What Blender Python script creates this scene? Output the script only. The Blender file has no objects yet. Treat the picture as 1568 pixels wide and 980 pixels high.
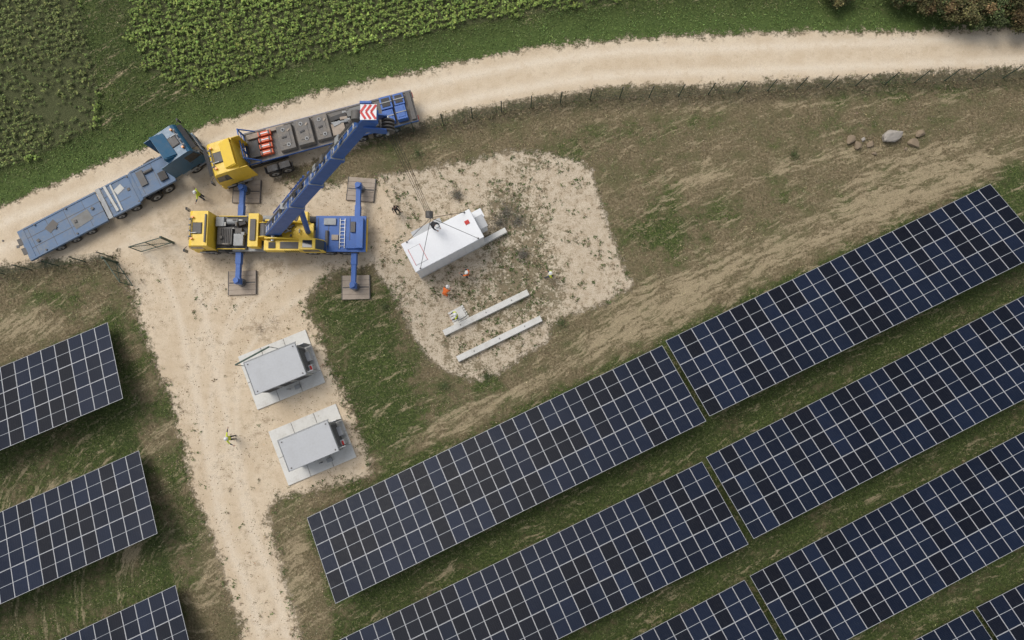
import bpy, math, random
import numpy as np
from mathutils import Vector, Matrix
random.seed(7); rng=np.random.default_rng(7)
TH=math.radians(6); H=52.0; F=1568*24/36
CT,ST=math.cos(TH),math.sin(TH)
sc=bpy.context.scene
def P(px,py,h=0.0):
    x=(px-784)/F; y=(490-py)/F
    yy=y*CT+ST; zz=y*ST-CT
    t=(h-H)/zz
    return Vector((x*t,yy*t,h))
def PX(pts,h=0.0):
    return np.array([P(a,b,h)[:2] for a,b in pts])

# ---------------------------------------------------------------- noise
TAB=rng.random((256,256))
def vn(x,y,s,seed=0):
    x=np.asarray(x)*s+seed*17.3+1000; y=np.asarray(y)*s+seed*31.7+1000
    xi=np.floor(x).astype(int); yi=np.floor(y).astype(int)
    fx=x-xi; fy=y-yi; fx=fx*fx*(3-2*fx); fy=fy*fy*(3-2*fy)
    a=TAB[xi%256,yi%256]; b=TAB[(xi+1)%256,yi%256]; c=TAB[xi%256,(yi+1)%256]; d=TAB[(xi+1)%256,(yi+1)%256]
    return (a*(1-fx)+b*fx)*(1-fy)+(c*(1-fx)+d*fx)*fy
def fbm(x,y,s,seed=0,o=4):
    r=0;a=.5;t=0
    for i in range(o):
        r=r+a*vn(x,y,s*2**i,seed+i); t+=a; a*=.5
    return r/t
def catmull(pts,n=8,closed=False):
    pts=np.array(pts,float); N=len(pts); out=[]
    rngi=range(N if closed else N-1)
    for i in rngi:
        if closed: p0,p1,p2,p3=pts[i-1],pts[i],pts[(i+1)%N],pts[(i+2)%N]
        else: p0,p1,p2,p3=pts[max(i-1,0)],pts[i],pts[i+1],pts[min(i+2,N-1)]
        for k in range(n):
            t=k/n
            out.append(.5*((2*p1)+(-p0+p2)*t+(2*p0-5*p1+4*p2-p3)*t*t+(-p0+3*p1-3*p2+p3)*t**3))
    if not closed: out.append(pts[-1])
    return np.array(out)
def linedist(x,y,L):
    best=np.full(np.shape(x),1e9); sgn=np.ones(np.shape(x))
    for i in range(len(L)-1):
        a=L[i];b=L[i+1]; d=b-a; l2=d@d+1e-12
        t=np.clip(((x-a[0])*d[0]+(y-a[1])*d[1])/l2,0,1)
        dx=x-a[0]-t*d[0]; dy=y-a[1]-t*d[1]; dd=np.hypot(dx,dy)
        m=dd<best; best=np.where(m,dd,best); sgn=np.where(m,np.sign(d[0]*dy-d[1]*dx),sgn)
    return best,sgn
def sdf(x,y,poly):
    L=np.vstack([poly,poly[:1]]); d,_=linedist(x,y,L)
    ins=np.zeros(np.shape(x),bool)
    for i in range(len(poly)):
        a=L[i];b=L[i+1]
        if a[1]==b[1]: continue
        c=((a[1]>y)!=(b[1]>y))&(x<(b[0]-a[0])*(y-a[1])/(b[1]-a[1])+a[0])
        ins^=c
    return np.where(ins,-d,d)

# ---------------------------------------------------------------- layout
up_edge=[(-900,640),(-400,470),(-150,378),(0,316),(100,274),(190,238),(320,192),(480,143),(640,108),(800,77),(950,60),(1150,50),(1400,48),(1568,41),(1900,25),(2600,10)]
lo_edge=[(2600,90),(1900,92),(1568,105),(1400,112),(1250,122),(1100,130),(950,133),(850,146),(760,160),(690,176),(640,188),(590,205),(520,232),(440,262),(400,300),(300,380),(190,392),(60,402),(0,410),(-150,450),(-400,560),(-900,740)]
UP=catmull(PX(up_edge),6); LO=catmull(PX(lo_edge),6)
ROAD=np.vstack([UP,LO])
YARD=catmull(PX([(185,370),(250,330),(330,285),(400,268),(470,285),(560,275),(600,300),(600,380),(565,405),(512,418),(476,448),(470,475),(484,505),(505,560),(535,625),(562,700),(566,714),(555,730),(500,745),(470,752),(412,778),(425,850),(445,915),(462,985),(500,1100),(560,1300),(450,1300),(400,1100),(374,985),(335,850),(300,760),(272,650),(245,570),(218,510),(203,450),(180,400)]),4,True)
PAD=catmull(PX([(575,275),(640,262),(720,246),(800,232),(862,240),(896,254),(905,262),(910,276),(922,315),(940,370),(958,415),(966,434),(955,448),(920,466),(872,482),(845,500),(836,520),(800,545),(742,582),(695,572),(680,565),(650,540),(622,490),(592,440),(570,400),(560,330)]),4,True)
ROADC=catmull(PX([(-400,515),(0,362),(160,300),(330,235),(480,190),(640,150),(800,117),(950,97),(1150,90),(1400,80),(1568,73),(1900,58),(2600,50)]),6)
ACC=catmull(PX([(200,330),(260,400),(290,470),(310,560),(335,680),(360,800),(400,900),(425,1000),(500,1300)]),6)
ACC2=catmull(PX([(420,410),(380,430),(340,470),(320,560),(338,680)]),6)
ACC3=catmull(PX([(60,380),(180,360),(260,330),(330,300),(420,290)]),6)
ACC4=catmull(PX([(560,410),(470,430),(400,480),(350,560),(345,680),(375,830),(410,940)]),6)
FIELD1=PX([(190,-200),(196,0),(200,60),(225,108),(300,140),(400,118),(480,92),(600,62),(700,42),(820,20),(950,0),(1300,-60),(1300,-200)])
FIELD2=PX([(-300,-200),(112,-200),(120,0),(135,70),(150,140),(146,195),(70,232),(0,262),(-300,390)])
FEN=PX([(590,212),(640,200),(720,181),(800,166),(900,153),(1000,149),(1150,141),(1350,129),(1568,118),(1760,105)])
FENL=PX([(-120,440),(0,420),(60,411),(130,401),(172,394)])
STK=catmull(PX([(300,900),(560,720),(700,640),(850,560),(1000,465),(1250,345),(1568,235),(1900,160)]),5)
PZ=PX([(470,793),(1515,275),(2300,-100),(2300,1500),(480,1500),(513,927)])
PZL=PX([(-500,790),(0,560),(170,490),(190,607),(215,690),(245,815),(270,896),(320,1100),(320,1500),(-500,1500)])
def G(px,py,rx,ry,ang,amp): 
    c=P(px,py); return (c.x,c.y,rx/20,ry/20,math.radians(ang),amp)
GREEN=[G(570,560,60,90,-10,.75),G(600,650,80,70,0,.5),G(520,470,50,40,0,.7),G(850,250,60,22,10,.5),G(1010,340,50,90,0,.4),G(960,200,120,25,8,.25),
 G(1300,190,140,20,5,.2),G(200,640,70,120,0,.45),G(270,830,40,120,0,.45),G(100,460,60,30,0,.35),G(500,750,50,30,0,.3),G(560,225,40,20,15,.4),G(740,600,60,25,26,.4),G(1120,330,200,30,15,.25),G(330,930,60,90,0,-.2),G(480,870,50,80,0,-.2),
 G(180,520,40,50,0,.3),G(1450,140,200,14,4,.3)]
STRAW=[G(1480,270,190,45,17,.5),G(1200,385,260,38,25,.45),G(980,480,120,45,30,.45),G(720,640,140,26,28,.45),G(30,500,60,35,0,.55),G(1000,170,80,20,8,.25),
 G(200,850,60,40,25,.3),G(450,880,28,90,-8,.55),G(1180,160,200,12,3,.35),G(1050,280,90,35,15,.3),G(60,760,90,14,25,.35),G(850,735,100,9,26,.7),G(1350,250,120,22,12,.3),G(330,880,24,70,-12,.35),G(230,700,30,60,-12,.3),G(1200,250,150,20,8,.25)]
MUD=[G(400,285,90,22,12,.5),G(330,405,70,25,0,.35),G(570,350,30,60,0,.35),G(300,240,50,30,20,.3),G(250,350,70,25,20,.3),G(470,760,40,20,0,.4),G(520,240,70,20,15,.45),G(400,505,40,16,0,.4),G(310,340,40,40,0,.3),G(450,405,70,12,0,.3)]
def blob(x,y,Ls):
    r=np.zeros(np.shape(x))
    for cx,cy,rx,ry,a,am in Ls:
        dx=(x-cx)*math.cos(a)+(y-cy)*math.sin(a); dy=-(x-cx)*math.sin(a)+(y-cy)*math.cos(a)
        r+=am*np.exp(-((dx/rx)**2+(dy/ry)**2))
    return r
def sstep(a,b,v):
    t=np.clip((v-a)/(b-a),0,1); return t*t*(3-2*t)
def masks(x,y):
    m={}
    rd=sdf(x,y,ROAD); yd=sdf(x,y,YARD); pd=sdf(x,y,PAD)
    m['road']=np.minimum(np.minimum(rd,yd),12); m['pad']=np.minimum(pd,12)
    m['onlyroad']=rd
    du,_=linedist(x,y,UP)
    above=sdf(x,y,np.vstack([UP,[[400,30],[400,400],[-400,400],[-400,20]]]))<0
    m['verge']=np.where(above,1.0,0.0)
    f1=sdf(x,y,FIELD1); f2=sdf(x,y,FIELD2)
    m['field']=np.clip(np.minimum(f1,f2),-12,12); m['f2']=f2
    g=blob(x,y,GREEN)+.17; s=blob(x,y,STRAW)
    z=sstep(1.2,-.6,sdf(x,y,PZ)); g=g*(1-z)+z*.78; s*=1-.85*z; s+=blob(x,y,[G(850,735,110,8,26,.7)])*z
    z2=sstep(.5,-.5,sdf(x,y,PZL)); g=g+z2*.45
    g=np.where(above,.95,g); s=np.where(above,0,s)
    m['rim']=np.where(above,sstep(3.2,.6,du),0)
    fd,_=linedist(x,y,FEN); fl,_=linedist(x,y,FENL); fd=np.minimum(fd,fl)
    m['dark']=sstep(1.3,.1,fd)*.55  # dark verge growth and the shadow line along the fences, as one mask
    m['green']=g; m['straw']=s
    c,sg=linedist(x,y,ROADC); a1,_=linedist(x,y,ACC); a2,_=linedist(x,y,ACC2); a3,_=linedist(x,y,ACC3); a4,_=linedist(x,y,ACC4)
    tr=np.exp(-((c-.95)/.38)**2)*(rd<0)
    tt=np.exp(-((a1-.95)/.3)**2)
    for q_ in (a2,a3,a4): tt=np.maximum(tt,np.exp(-((q_-.95)/.22)**2)*.8)
    m['track']=np.maximum(tr,tt*.8*(yd<0))
    m['mud']=blob(x,y,MUD)
    d,sg=linedist(x,y,STK); m['across']=d*sg
    w=.27+blob(x,y,[G(700,560,70,30,20,.2),G(640,440,50,60,0,.1),G(790,380,60,70,0,.22),G(830,440,60,60,0,.22),G(760,470,70,60,0,.18),G(660,300,70,25,15,.06),G(780,320,45,35,0,.22),G(900,380,35,80,-15,-.16),G(640,350,60,40,0,-.05),G(820,250,50,15,0,.2)])
    m['weed']=w
    return m

# ---------------------------------------------------------------- nodes
def newmat(name):
    m=bpy.data.materials.new(name); m.use_nodes=True
    nt=m.node_tree; b=nt.nodes['Principled BSDF']
    return m,nt,b
class N:
    def __init__(s,nt): s.nt=nt
    def node(s,t,**k):
        n=s.nt.nodes.new(t)
        for a,b in k.items(): setattr(n,a,b)
        return n
    def put(s,sock,v):
        if isinstance(v,bpy.types.NodeSocket): s.nt.links.new(v,sock)
        elif isinstance(v,(tuple,list)) and len(v)==3 and sock.type=='RGBA': sock.default_value=(*v,1)
        else: sock.default_value=v
    def math(s,op,a,b=0.0,c=None):
        n=s.node('ShaderNodeMath',operation=op); s.put(n.inputs[0],a); s.put(n.inputs[1],b)
        if c is not None: s.put(n.inputs[2],c)
        return n.outputs[0]
    def add(s,a,b): return s.math('ADD',a,b)
    def mul(s,a,b): return s.math('MULTIPLY',a,b)
    def mix(s,f,a,b,bt='MIX'):
        n=s.node('ShaderNodeMix',data_type='RGBA',blend_type=bt); s.put(n.inputs[0],f); s.put(n.inputs[6],a); s.put(n.inputs[7],b); return n.outputs[2]
    def ss(s,v,a,b,c=0.0,d=1.0):
        n=s.node('ShaderNodeMapRange',interpolation_type='SMOOTHSTEP'); s.put(n.inputs[0],v)
        for i,q in enumerate((a,b,c,d)): n.inputs[i+1].default_value=q
        return n.outputs[0]
    def noise(s,vec,sc_,det=4,ro=.55,dist=0):
        n=s.node('ShaderNodeTexNoise'); s.put(n.inputs['Vector'],vec); n.inputs['Scale'].default_value=sc_; n.inputs['Detail'].default_value=det; n.inputs['Roughness'].default_value=ro; n.inputs['Distortion'].default_value=dist
        return n.outputs[0]
    def attr(s,name,col=False):
        n=s.node('ShaderNodeAttribute'); n.attribute_name=name; return n.outputs['Color' if col else 'Fac']
    def pos(s): return s.node('ShaderNodeNewGeometry').outputs['Position']
    def obj(s): return s.node('ShaderNodeTexCoord').outputs['Object']
    def bump(s,h,dist,st=1.0):
        n=s.node('ShaderNodeBump'); s.put(n.inputs['Height'],h); n.inputs['Distance'].default_value=dist; n.inputs['Strength'].default_value=st; return n.outputs[0]
def paint(name,col,rough=.45,metal=0,dirt=.35,scale=2.5,dcol=(.16,.13,.10),coat=0):
    m,nt,b=newmat(name); n=N(nt); o=n.obj()
    n1=n.noise(o,scale,6,.65); n2=n.noise(o,scale*9,4,.6)
    f=n.mul(n.ss(n.add(n.mul(n1,.7),n.mul(n2,.3)),.42,.72),dirt)
    c=n.mix(f,col,dcol); c=n.mix(n.mul(n2,.25),c,tuple(v*.6 for v in col))
    n.put(b.inputs['Base Color'],c); n.put(b.inputs['Roughness'],n.ss(n1,.2,.8,rough*.8,min(1,rough*1.4)))
    b.inputs['Metallic'].default_value=metal; b.inputs['Coat Weight'].default_value=coat
    n.put(b.inputs['Normal'],n.bump(n2,.004,.4))
    return m
M={}
M['yellow']=paint('yellow_paint',(.80,.54,.04),.45,dirt=.25,coat=.1,dcol=(.42,.33,.16))
M['blue']=paint('crane_blue_paint',(.035,.12,.40),.5,dirt=.4,dcol=(.17,.20,.26))
M['bed']=paint('steel_blue_deck',(.11,.175,.28),.65,dirt=.8,scale=.9,dcol=(.27,.27,.26))
M['teal']=paint('petrol_blue_paint',(.015,.10,.19),.35,dirt=.2,coat=.2)
M['dark']=paint('dark_chassis',(.028,.028,.03),.6,dirt=.5)
M['dgrey']=paint('dark_steel',(.09,.085,.08),.55,dirt=.6,scale=1.5,dcol=(.2,.17,.14))
M['load']=paint('weathered_ballast_steel',(.15,.14,.13),.7,dirt=.8,scale=1.3,dcol=(.34,.29,.23))
M['grey']=paint('grey_steel',(.32,.33,.33),.5,dirt=.4)
M['lgrey']=paint('aluminium',(.5,.51,.52),.35,metal=.6,dirt=.2)
M['rubber']=paint('tyre_rubber',(.022,.022,.022),.85,dirt=.5)
M['white']=paint('white_paint',(.8,.81,.82),.5,dirt=.07,scale=1.2,dcol=(.5,.48,.44))
M['conc']=paint('concrete',(.55,.54,.50),.85,dirt=.45,scale=1.0,dcol=(.36,.33,.28))
M['lconc']=paint('pale_concrete',(.66,.65,.61),.85,dirt=.5,scale=1.3,dcol=(.42,.39,.33))
M['roofg']=paint('grey_roof',(.46,.47,.48),.6,dirt=.3,scale=.8,dcol=(.36,.35,.33))
M['red']=paint('red_paint',(.55,.02,.015),.45,dirt=.15)
M['orange']=paint('orange_red_paint',(.68,.12,.04),.5,dirt=.25)
M['wood']=paint('worn_timber',(.40,.33,.26),.85,dirt=.6,scale=1.6,dcol=(.22,.175,.135))
M['green']=paint('green_fence_steel',(.025,.06,.04),.5,dirt=.2)
M['black']=paint('black_cloth',(.018,.018,.022),.85,dirt=.1)
M['navy']=paint('navy_cloth',(.03,.04,.08),.85,dirt=.1)
M['hiy']=paint('hi_vis_yellow',(.62,.70,.05),.7,dirt=.08)
M['hio']=paint('hi_vis_orange',(.80,.17,.03),.7,dirt=.08)
M['skin']=paint('skin',(.50,.30,.22),.55,dirt=.05)
M['hair']=paint('hair',(.04,.025,.015),.8,dirt=.1)
M['helmet']=paint('white_helmet',(.75,.75,.73),.3,dirt=.03)
M['tarp']=paint('grey_tarpaulin',(.2,.2,.19),.7,dirt=.5)
M['rock']=paint('limestone_rock',(.38,.345,.30),.9,dirt=.6,scale=2,dcol=(.2,.175,.145))
M['rockb']=paint('brown_rock',(.25,.19,.125),.9,dirt=.4,scale=2)
M['bark']=paint('bark',(.10,.07,.05),.9,dirt=.4)
def glassm():
    m,nt,b=newmat('dark_glass'); b.inputs['Base Color'].default_value=(.012,.016,.02,1); b.inputs['Roughness'].default_value=.08; b.inputs['Specular IOR Level'].default_value=.7; return m
M['glass']=glassm()
def emb():
    m,nt,b=newmat('amber_lens'); b.inputs['Base Color'].default_value=(.8,.25,.02,1); b.inputs['Roughness'].default_value=.2; return m
M['amber']=emb()

# ---------------------------------------------------------------- ground
def ground_mat():
    m,nt,b=newmat('terrain'); n=N(nt); p=n.pos()
    n1=n.noise(p,.45,5,.6); n2=n.noise(p,1.7,5,.65); n3=n.noise(p,6,5,.7); n4=n.noise(p,22,4,.7); n5=n.noise(p,50,2,.6)
    c=lambda v,k:n.mul(n.add(v,-.5),k)
    sx=n.node('ShaderNodeSeparateXYZ'); n.put(sx.inputs[0],p)
    al=n.add(n.mul(sx.outputs[0],.9),n.mul(sx.outputs[1],.43))
    cv=n.node('ShaderNodeCombineXYZ'); n.put(cv.inputs[0],n.mul(al,.16)); n.put(cv.inputs[1],n.add(n.attr('across'),c(n1,1.2)))
    st=n.noise(cv.outputs[0],1.1,4,.65); st2=n.noise(cv.outputs[0],3.4,3,.7)
    brown=n.mix(n.ss(n3,.35,.65),(.125,.10,.056),(.275,.22,.132))
    brown=n.mix(n.ss(n1,.4,.65,0,.7),brown,(.135,.128,.062))
    green=n.mix(n.ss(n3,.35,.68),(.040,.058,.018),(.118,.15,.046))
    green=n.mix(n.ss(n1,.35,.62,.45,0),green,(.036,.052,.018))
    gf=n.ss(n.add(n.add(n.attr('green'),c(n1,1.5)),n.add(c(n2,1.2),n.add(c(n3,.8),c(st,.9)))),.25,.72)
    base=n.mix(gf,brown,green)
    straw=n.mix(n4,(.30,.235,.14),(.52,.43,.28))
    sf=n.ss(n.add(n.add(n.add(n.attr('straw'),.07),n.add(c(st,2.2),c(st2,2.3))),n.add(c(n2,1.0),c(n3,.8))),.20,.80,0,.9)
    base=n.mix(n.mul(sf,n.ss(n.attr('rim'),0,.1,1,0)),base,straw)
    sp=n.ss(n.add(n4,c(n2,.5)),.62,.74,0,.5); base=n.mix(sp,base,(.38,.32,.22))
    base=n.mix(n.mul(n.attr('rim'),.6),base,n.mix(n3,(.06,.10,.03),(.15,.215,.06)))
    base=n.mix(n.mul(n.attr('dark'),n.ss(n2,.3,.6,.2,.9)),base,(.06,.056,.04))  # fence verge tone, with its shadow line painted into the ground colour
    fd=n.ss(n.add(n.attr('field'),c(n2,1.0)),-.2,.2,1,0)
    soil=n.mix(n3,(.06,.078,.03),(.12,.12,.06)); base=n.mix(fd,base,soil)
    det=n.ss(n.add(n.mul(n4,.6),n.mul(n5,.4)),.3,.7,.5,1.5)
    mm=n.node('ShaderNodeCombineXYZ'); [n.put(mm.inputs[i],det) for i in range(3)]
    base=n.mix(1.0,base,mm.outputs[0],'MULTIPLY')
    gr=n.mix(n.ss(n1,.35,.65),(.58,.465,.325),(.66,.55,.405))
    gr=n.mix(n.ss(n2,.45,.75,0,.6),gr,(.50,.385,.26))
    gr=n.mix(n.mul(n.attr('track'),n.ss(n2,.3,.6,.25,.8)),gr,(.75,.66,.53))
    md_=n.ss(n.add(n.attr('mud'),n.add(c(n1,.6),n.add(c(n2,.8),c(n3,.6)))),.15,.6,0,.7); gr=n.mix(md_,gr,(.36,.275,.185))
    off=n.ss(n.attr('onroad'),-.3,.6)
    lit=n.ss(n.add(n.add(n4,c(n2,.55)),c(n1,.4)),.56,.68,0,.8)
    lit=n.mul(lit,n.add(n.mul(off,.78),.22))
    gr=n.mix(lit,gr,(.26,.195,.125))
    gr=n.mix(n.ss(n3,.50,.72,0,.4),gr,(.44,.34,.23))
    gr=n.mix(n.ss(n5,.56,.70,0,.6),gr,(.36,.28,.19)); gr=n.mix(n.ss(n5,.30,.43,.6,0),gr,(.80,.72,.60))
    rm=n.ss(n.add(n.attr('road'),n.add(c(n1,1.2),n.add(c(n2,1.9),n.add(c(n3,1.6),c(n4,1.1))))),-.22,.22,1,0)
    pm=n.ss(n.add(n.attr('pad'),n.add(c(n1,.8),n.add(c(n2,1.5),n.add(c(n3,1.4),c(n4,1.0))))),-.18,.18,1,0)
    pg=n.mix(n.ss(n2,.35,.7),(.63,.54,.41),(.46,.365,.255)); pg=n.mix(n.ss(n4,.46,.62,0,.85),pg,(.27,.205,.135)); pg=n.mix(n.ss(n5,.30,.45,.65,0),pg,(.78,.71,.60))
    pg=n.mix(n.ss(n3,.5,.66,0,.5),pg,(.34,.26,.17))
    wf=n.ss(n.add(n.add(n.attr('weed'),c(n1,.8)),n.add(c(n2,1.2),n.add(c(n3,1.5),c(n4,.8)))),.37,.56)
    wc=n.mix(n.ss(n2,.4,.6),(.085,.09,.04),(.21,.17,.105)); wc=n.mix(n4,wc,(.17,.14,.085))
    pg=n.mix(n.mul(wf,.85),pg,wc)
    col=n.mix(pm,base,pg); col=n.mix(rm,col,gr)
    n.put(b.inputs['Base Color'],col); b.inputs['Roughness'].default_value=.95; b.inputs['Specular IOR Level'].default_value=.12
    gm=n.math('MAXIMUM',rm,pm)
    hh=n.add(n.mul(n3,.5),n.add(n.mul(n4,.5),n.mul(n5,.25)))
    k=n.add(1.0,n.mul(gm,-.65))
    n.put(b.inputs['Normal'],n.bump(n.mul(hh,k),.16,.8))
    return m
GM=ground_mat()
def axis(lo,hi,step,far):
    a=list(np.arange(lo,hi+step/2,step)); s=step; v=a[-1]; R=[]
    while v<far: s*=1.35; v+=s; R.append(v)
    s=step; v=a[0]; Lf=[]
    while v>-far: s*=1.35; v-=s; Lf.append(v)
    return np.array(Lf[::-1]+a+R)
X=axis(-46,46,.2,1500); Y=axis(-25,38,.2,1500)
gx,gy=np.meshgrid(X,Y); gx=gx.ravel(); gy=gy.ravel()
MK=masks(gx,gy)
soft=np.minimum(MK['road'],MK['pad'])
amp=np.where(soft<0,.012,.05)
gz=-amp*fbm(gx,gy,.8,3)
nx,ny=len(X),len(Y)
ii,jj=np.meshgrid(np.arange(nx-1),np.arange(ny-1)); q=(jj*nx+ii).ravel()
FA=np.stack([q,q+1,q+1+nx,q+nx],1)
def npmesh(name,V,Fc,mat,attrs={},cattrs={},smooth=True):
    me=bpy.data.meshes.new(name); me.vertices.add(len(V)); me.vertices.foreach_set('co',V.astype(np.float32).ravel())
    k=Fc.shape[1]; me.loops.add(Fc.size); me.loops.foreach_set('vertex_index',Fc.astype(np.int32).ravel())
    me.polygons.add(len(Fc)); me.polygons.foreach_set('loop_start',np.arange(0,Fc.size,k,dtype=np.int32))
    try: me.polygons.foreach_set('loop_total',np.full(len(Fc),k,dtype=np.int32))
    except Exception: pass
    me.polygons.foreach_set('use_smooth',np.full(len(Fc),smooth))
    me.update(calc_edges=True)
    for a,v in attrs.items():
        at=me.attributes.new(a,'FLOAT','POINT'); at.data.foreach_set('value',v.astype(np.float32))
    for a,v in cattrs.items():
        at=me.attributes.new(a,'FLOAT_COLOR','POINT'); at.data.foreach_set('color',np.hstack([v,np.ones((len(v),1))]).astype(np.float32).ravel())
    me.materials.append(mat); o=bpy.data.objects.new(name,me); sc.collection.objects.link(o); return o
at={'road':MK['road'],'pad':MK['pad'],'field':MK['field'],'green':MK['green'],'straw':MK['straw'],'dark':MK['dark'],'rim':MK['rim'],'track':MK['track'],'across':MK['across'],'weed':MK['weed'],'mud':MK['mud'],'onroad':np.clip(MK['onlyroad'],-5,5)}
npmesh('ground',np.stack([gx,gy,gz],1),FA,GM,at)
def subsheet(name,sel,dz):
    fm=sel[FA].any(1); fs=FA[fm]; u,inv=np.unique(fs,return_inverse=True); inv=inv.reshape(fs.shape)
    npmesh(name,np.stack([gx[u],gy[u],gz[u]+dz],1),inv,GM,{k:v[u] for k,v in at.items()})
inn=(np.abs(gx)<150)&(np.abs(gy)<150)
subsheet('gravel_road',(MK['road']<1.3)&inn,.004)
subsheet('gravel_pad',(MK['pad']<1.3)&(MK['road']>.0)&inn,.008)

# ---------------------------------------------------------------- foliage scatter
def leafmat(name):
    m,nt,b=newmat(name); n=N(nt); c=n.attr('col',True)
    n.put(b.inputs['Base Color'],c); b.inputs['Roughness'].default_value=.7; b.inputs['Specular IOR Level'].default_value=.2; return m
LM=leafmat('foliage')
def leaves(name,x,y,z,length,width,tilt,col,ang=None):
    n=len(x); a=rng.random(n)*6.283 if ang is None else ang
    dx=np.cos(a);dy=np.sin(a); ct=np.cos(tilt);s_=np.sin(tilt)
    base=np.stack([x,y,z],1)
    d=np.stack([dx*ct,dy*ct,s_],1)*length[:,None]; w=np.stack([-dy,dx,rng.normal(0,.25,n)],1)*width[:,None]
    V=np.stack([base,base+d*.5+w*.5,base+d*1.0-np.array([0,0,1])*length[:,None]*.1,base+d*.5-w*.5],1).reshape(-1,3)
    Fq=np.arange(4*n).reshape(n,4)
    return V,Fq,np.repeat(col,4,0)
def scatter(name,x,y,z,length,width,tilt,col):
    V,Fq,C=leaves(name,x,y,z,length,width,tilt,col); return npmesh(name,V,Fq,LM,{},{'col':C},False)
def rep(a,k): return np.repeat(a,k,0)
def jit(col,s):
    n=len(col); b=np.exp(rng.normal(0,s,n))[:,None]; return np.clip(col*b*(1+rng.normal(0,.06,(n,3))),0.004,.9)
def crop():
    x0,x1,y0,y1=-46,30,8,42
    a=math.radians(17); sp=.5
    us=np.arange(-70,70,.27); vs=np.arange(-60,60,sp)
    U,Vv=np.meshgrid(us,vs); U=U.ravel()+rng.normal(0,.09,U.size); Vv=Vv.ravel()+rng.normal(0,.07,Vv.size)
    x=U*math.cos(a)-Vv*math.sin(a); y=U*math.sin(a)+Vv*math.cos(a)
    k=(x>x0)&(x<x1)&(y>y0)&(y<y1); x=x[k];y=y[k]
    m=masks(x,y); nz=fbm(x,y,.3,9)
    k=(m['field']+(fbm(x,y,1.2,4)-.5)*1.4<0)&(rng.random(len(x))<np.where(m['f2']<0,np.clip(1.1-(nz-.40)*2.2,.4,.97),.98))
    x=x[k];y=y[k];f2=m['f2'][k]<0; nz=nz[k]
    K=12; n=len(x); size=np.where(f2,.85,1)*rng.uniform(.65,1.3,n)
    hs=rep(size,K)
    X_=rep(x,K)+rng.normal(0,.055,n*K); Y_=rep(y,K)+rng.normal(0,.055,n*K)
    Z_=rng.uniform(.04,.36,n*K)*hs
    L=rng.uniform(.12,.26,n*K)*hs
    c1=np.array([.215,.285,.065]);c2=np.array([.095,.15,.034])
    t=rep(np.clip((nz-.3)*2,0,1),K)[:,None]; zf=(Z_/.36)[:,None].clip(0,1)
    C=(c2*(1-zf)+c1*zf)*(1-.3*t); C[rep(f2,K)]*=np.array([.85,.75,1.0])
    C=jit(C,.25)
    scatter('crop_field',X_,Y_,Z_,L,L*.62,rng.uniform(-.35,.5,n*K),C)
crop()
def grass():
    n=150000
    x=rng.uniform(-45,45,n); y=rng.uniform(-24,37,n); m=masks(x,y)
    soft=np.minimum(m['road'],m['pad'])+ (fbm(x,y,1.6,12)-.5)*1.9
    keep=(soft>.0)&(m['field']>-.3)
    cl=fbm(x,y,.9,21); keep&=rng.random(n)<np.clip(.15+cl*1.1-.8*np.clip(m['straw']*2,0,1),.05,1)
    x=x[keep];y=y[keep]; m={k:v[keep] for k,v in m.items()}
    K=4; n=len(x)
    g=np.clip(m['green']+(fbm(x,y,.45,5)-.5)*2.0+rng.normal(0,.2,n),0,1)[:,None]
    gc=np.array([.098,.136,.042]); br=np.array([.24,.195,.118]); stc=np.array([.40,.33,.205])
    s=np.clip(m['straw']+rng.normal(.06,.25,n),0,1)[:,None]; s[m['verge']>.5]=0
    C=br*(1-g)+gc*g; C=C*(1-s)+stc*s
    rim=(m['rim']*.7)[:,None]; C=C*(1-rim)+np.array([.135,.205,.055])*rim
    C=C*(.75+.5*fbm(x,y,.6,61))[:,None]
    C=C*(1-.3*(m['dark'][:,None]>.2))  # blades darkened along the fences for the same painted shadow line
    hgt=.055+.05*rng.random(n)+.04*m['verge']+.12*m['dark']
    L=rep(hgt,K)*rng.uniform(.8,1.6,n*K)
    scatter('grass',rep(x,K)+rng.normal(0,.06,n*K),rep(y,K)+rng.normal(0,.06,n*K),np.zeros(n*K)-.01,L,L*.28+.012,rng.uniform(.15,1.1,n*K),jit(rep(C,K),.34))
grass()
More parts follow.
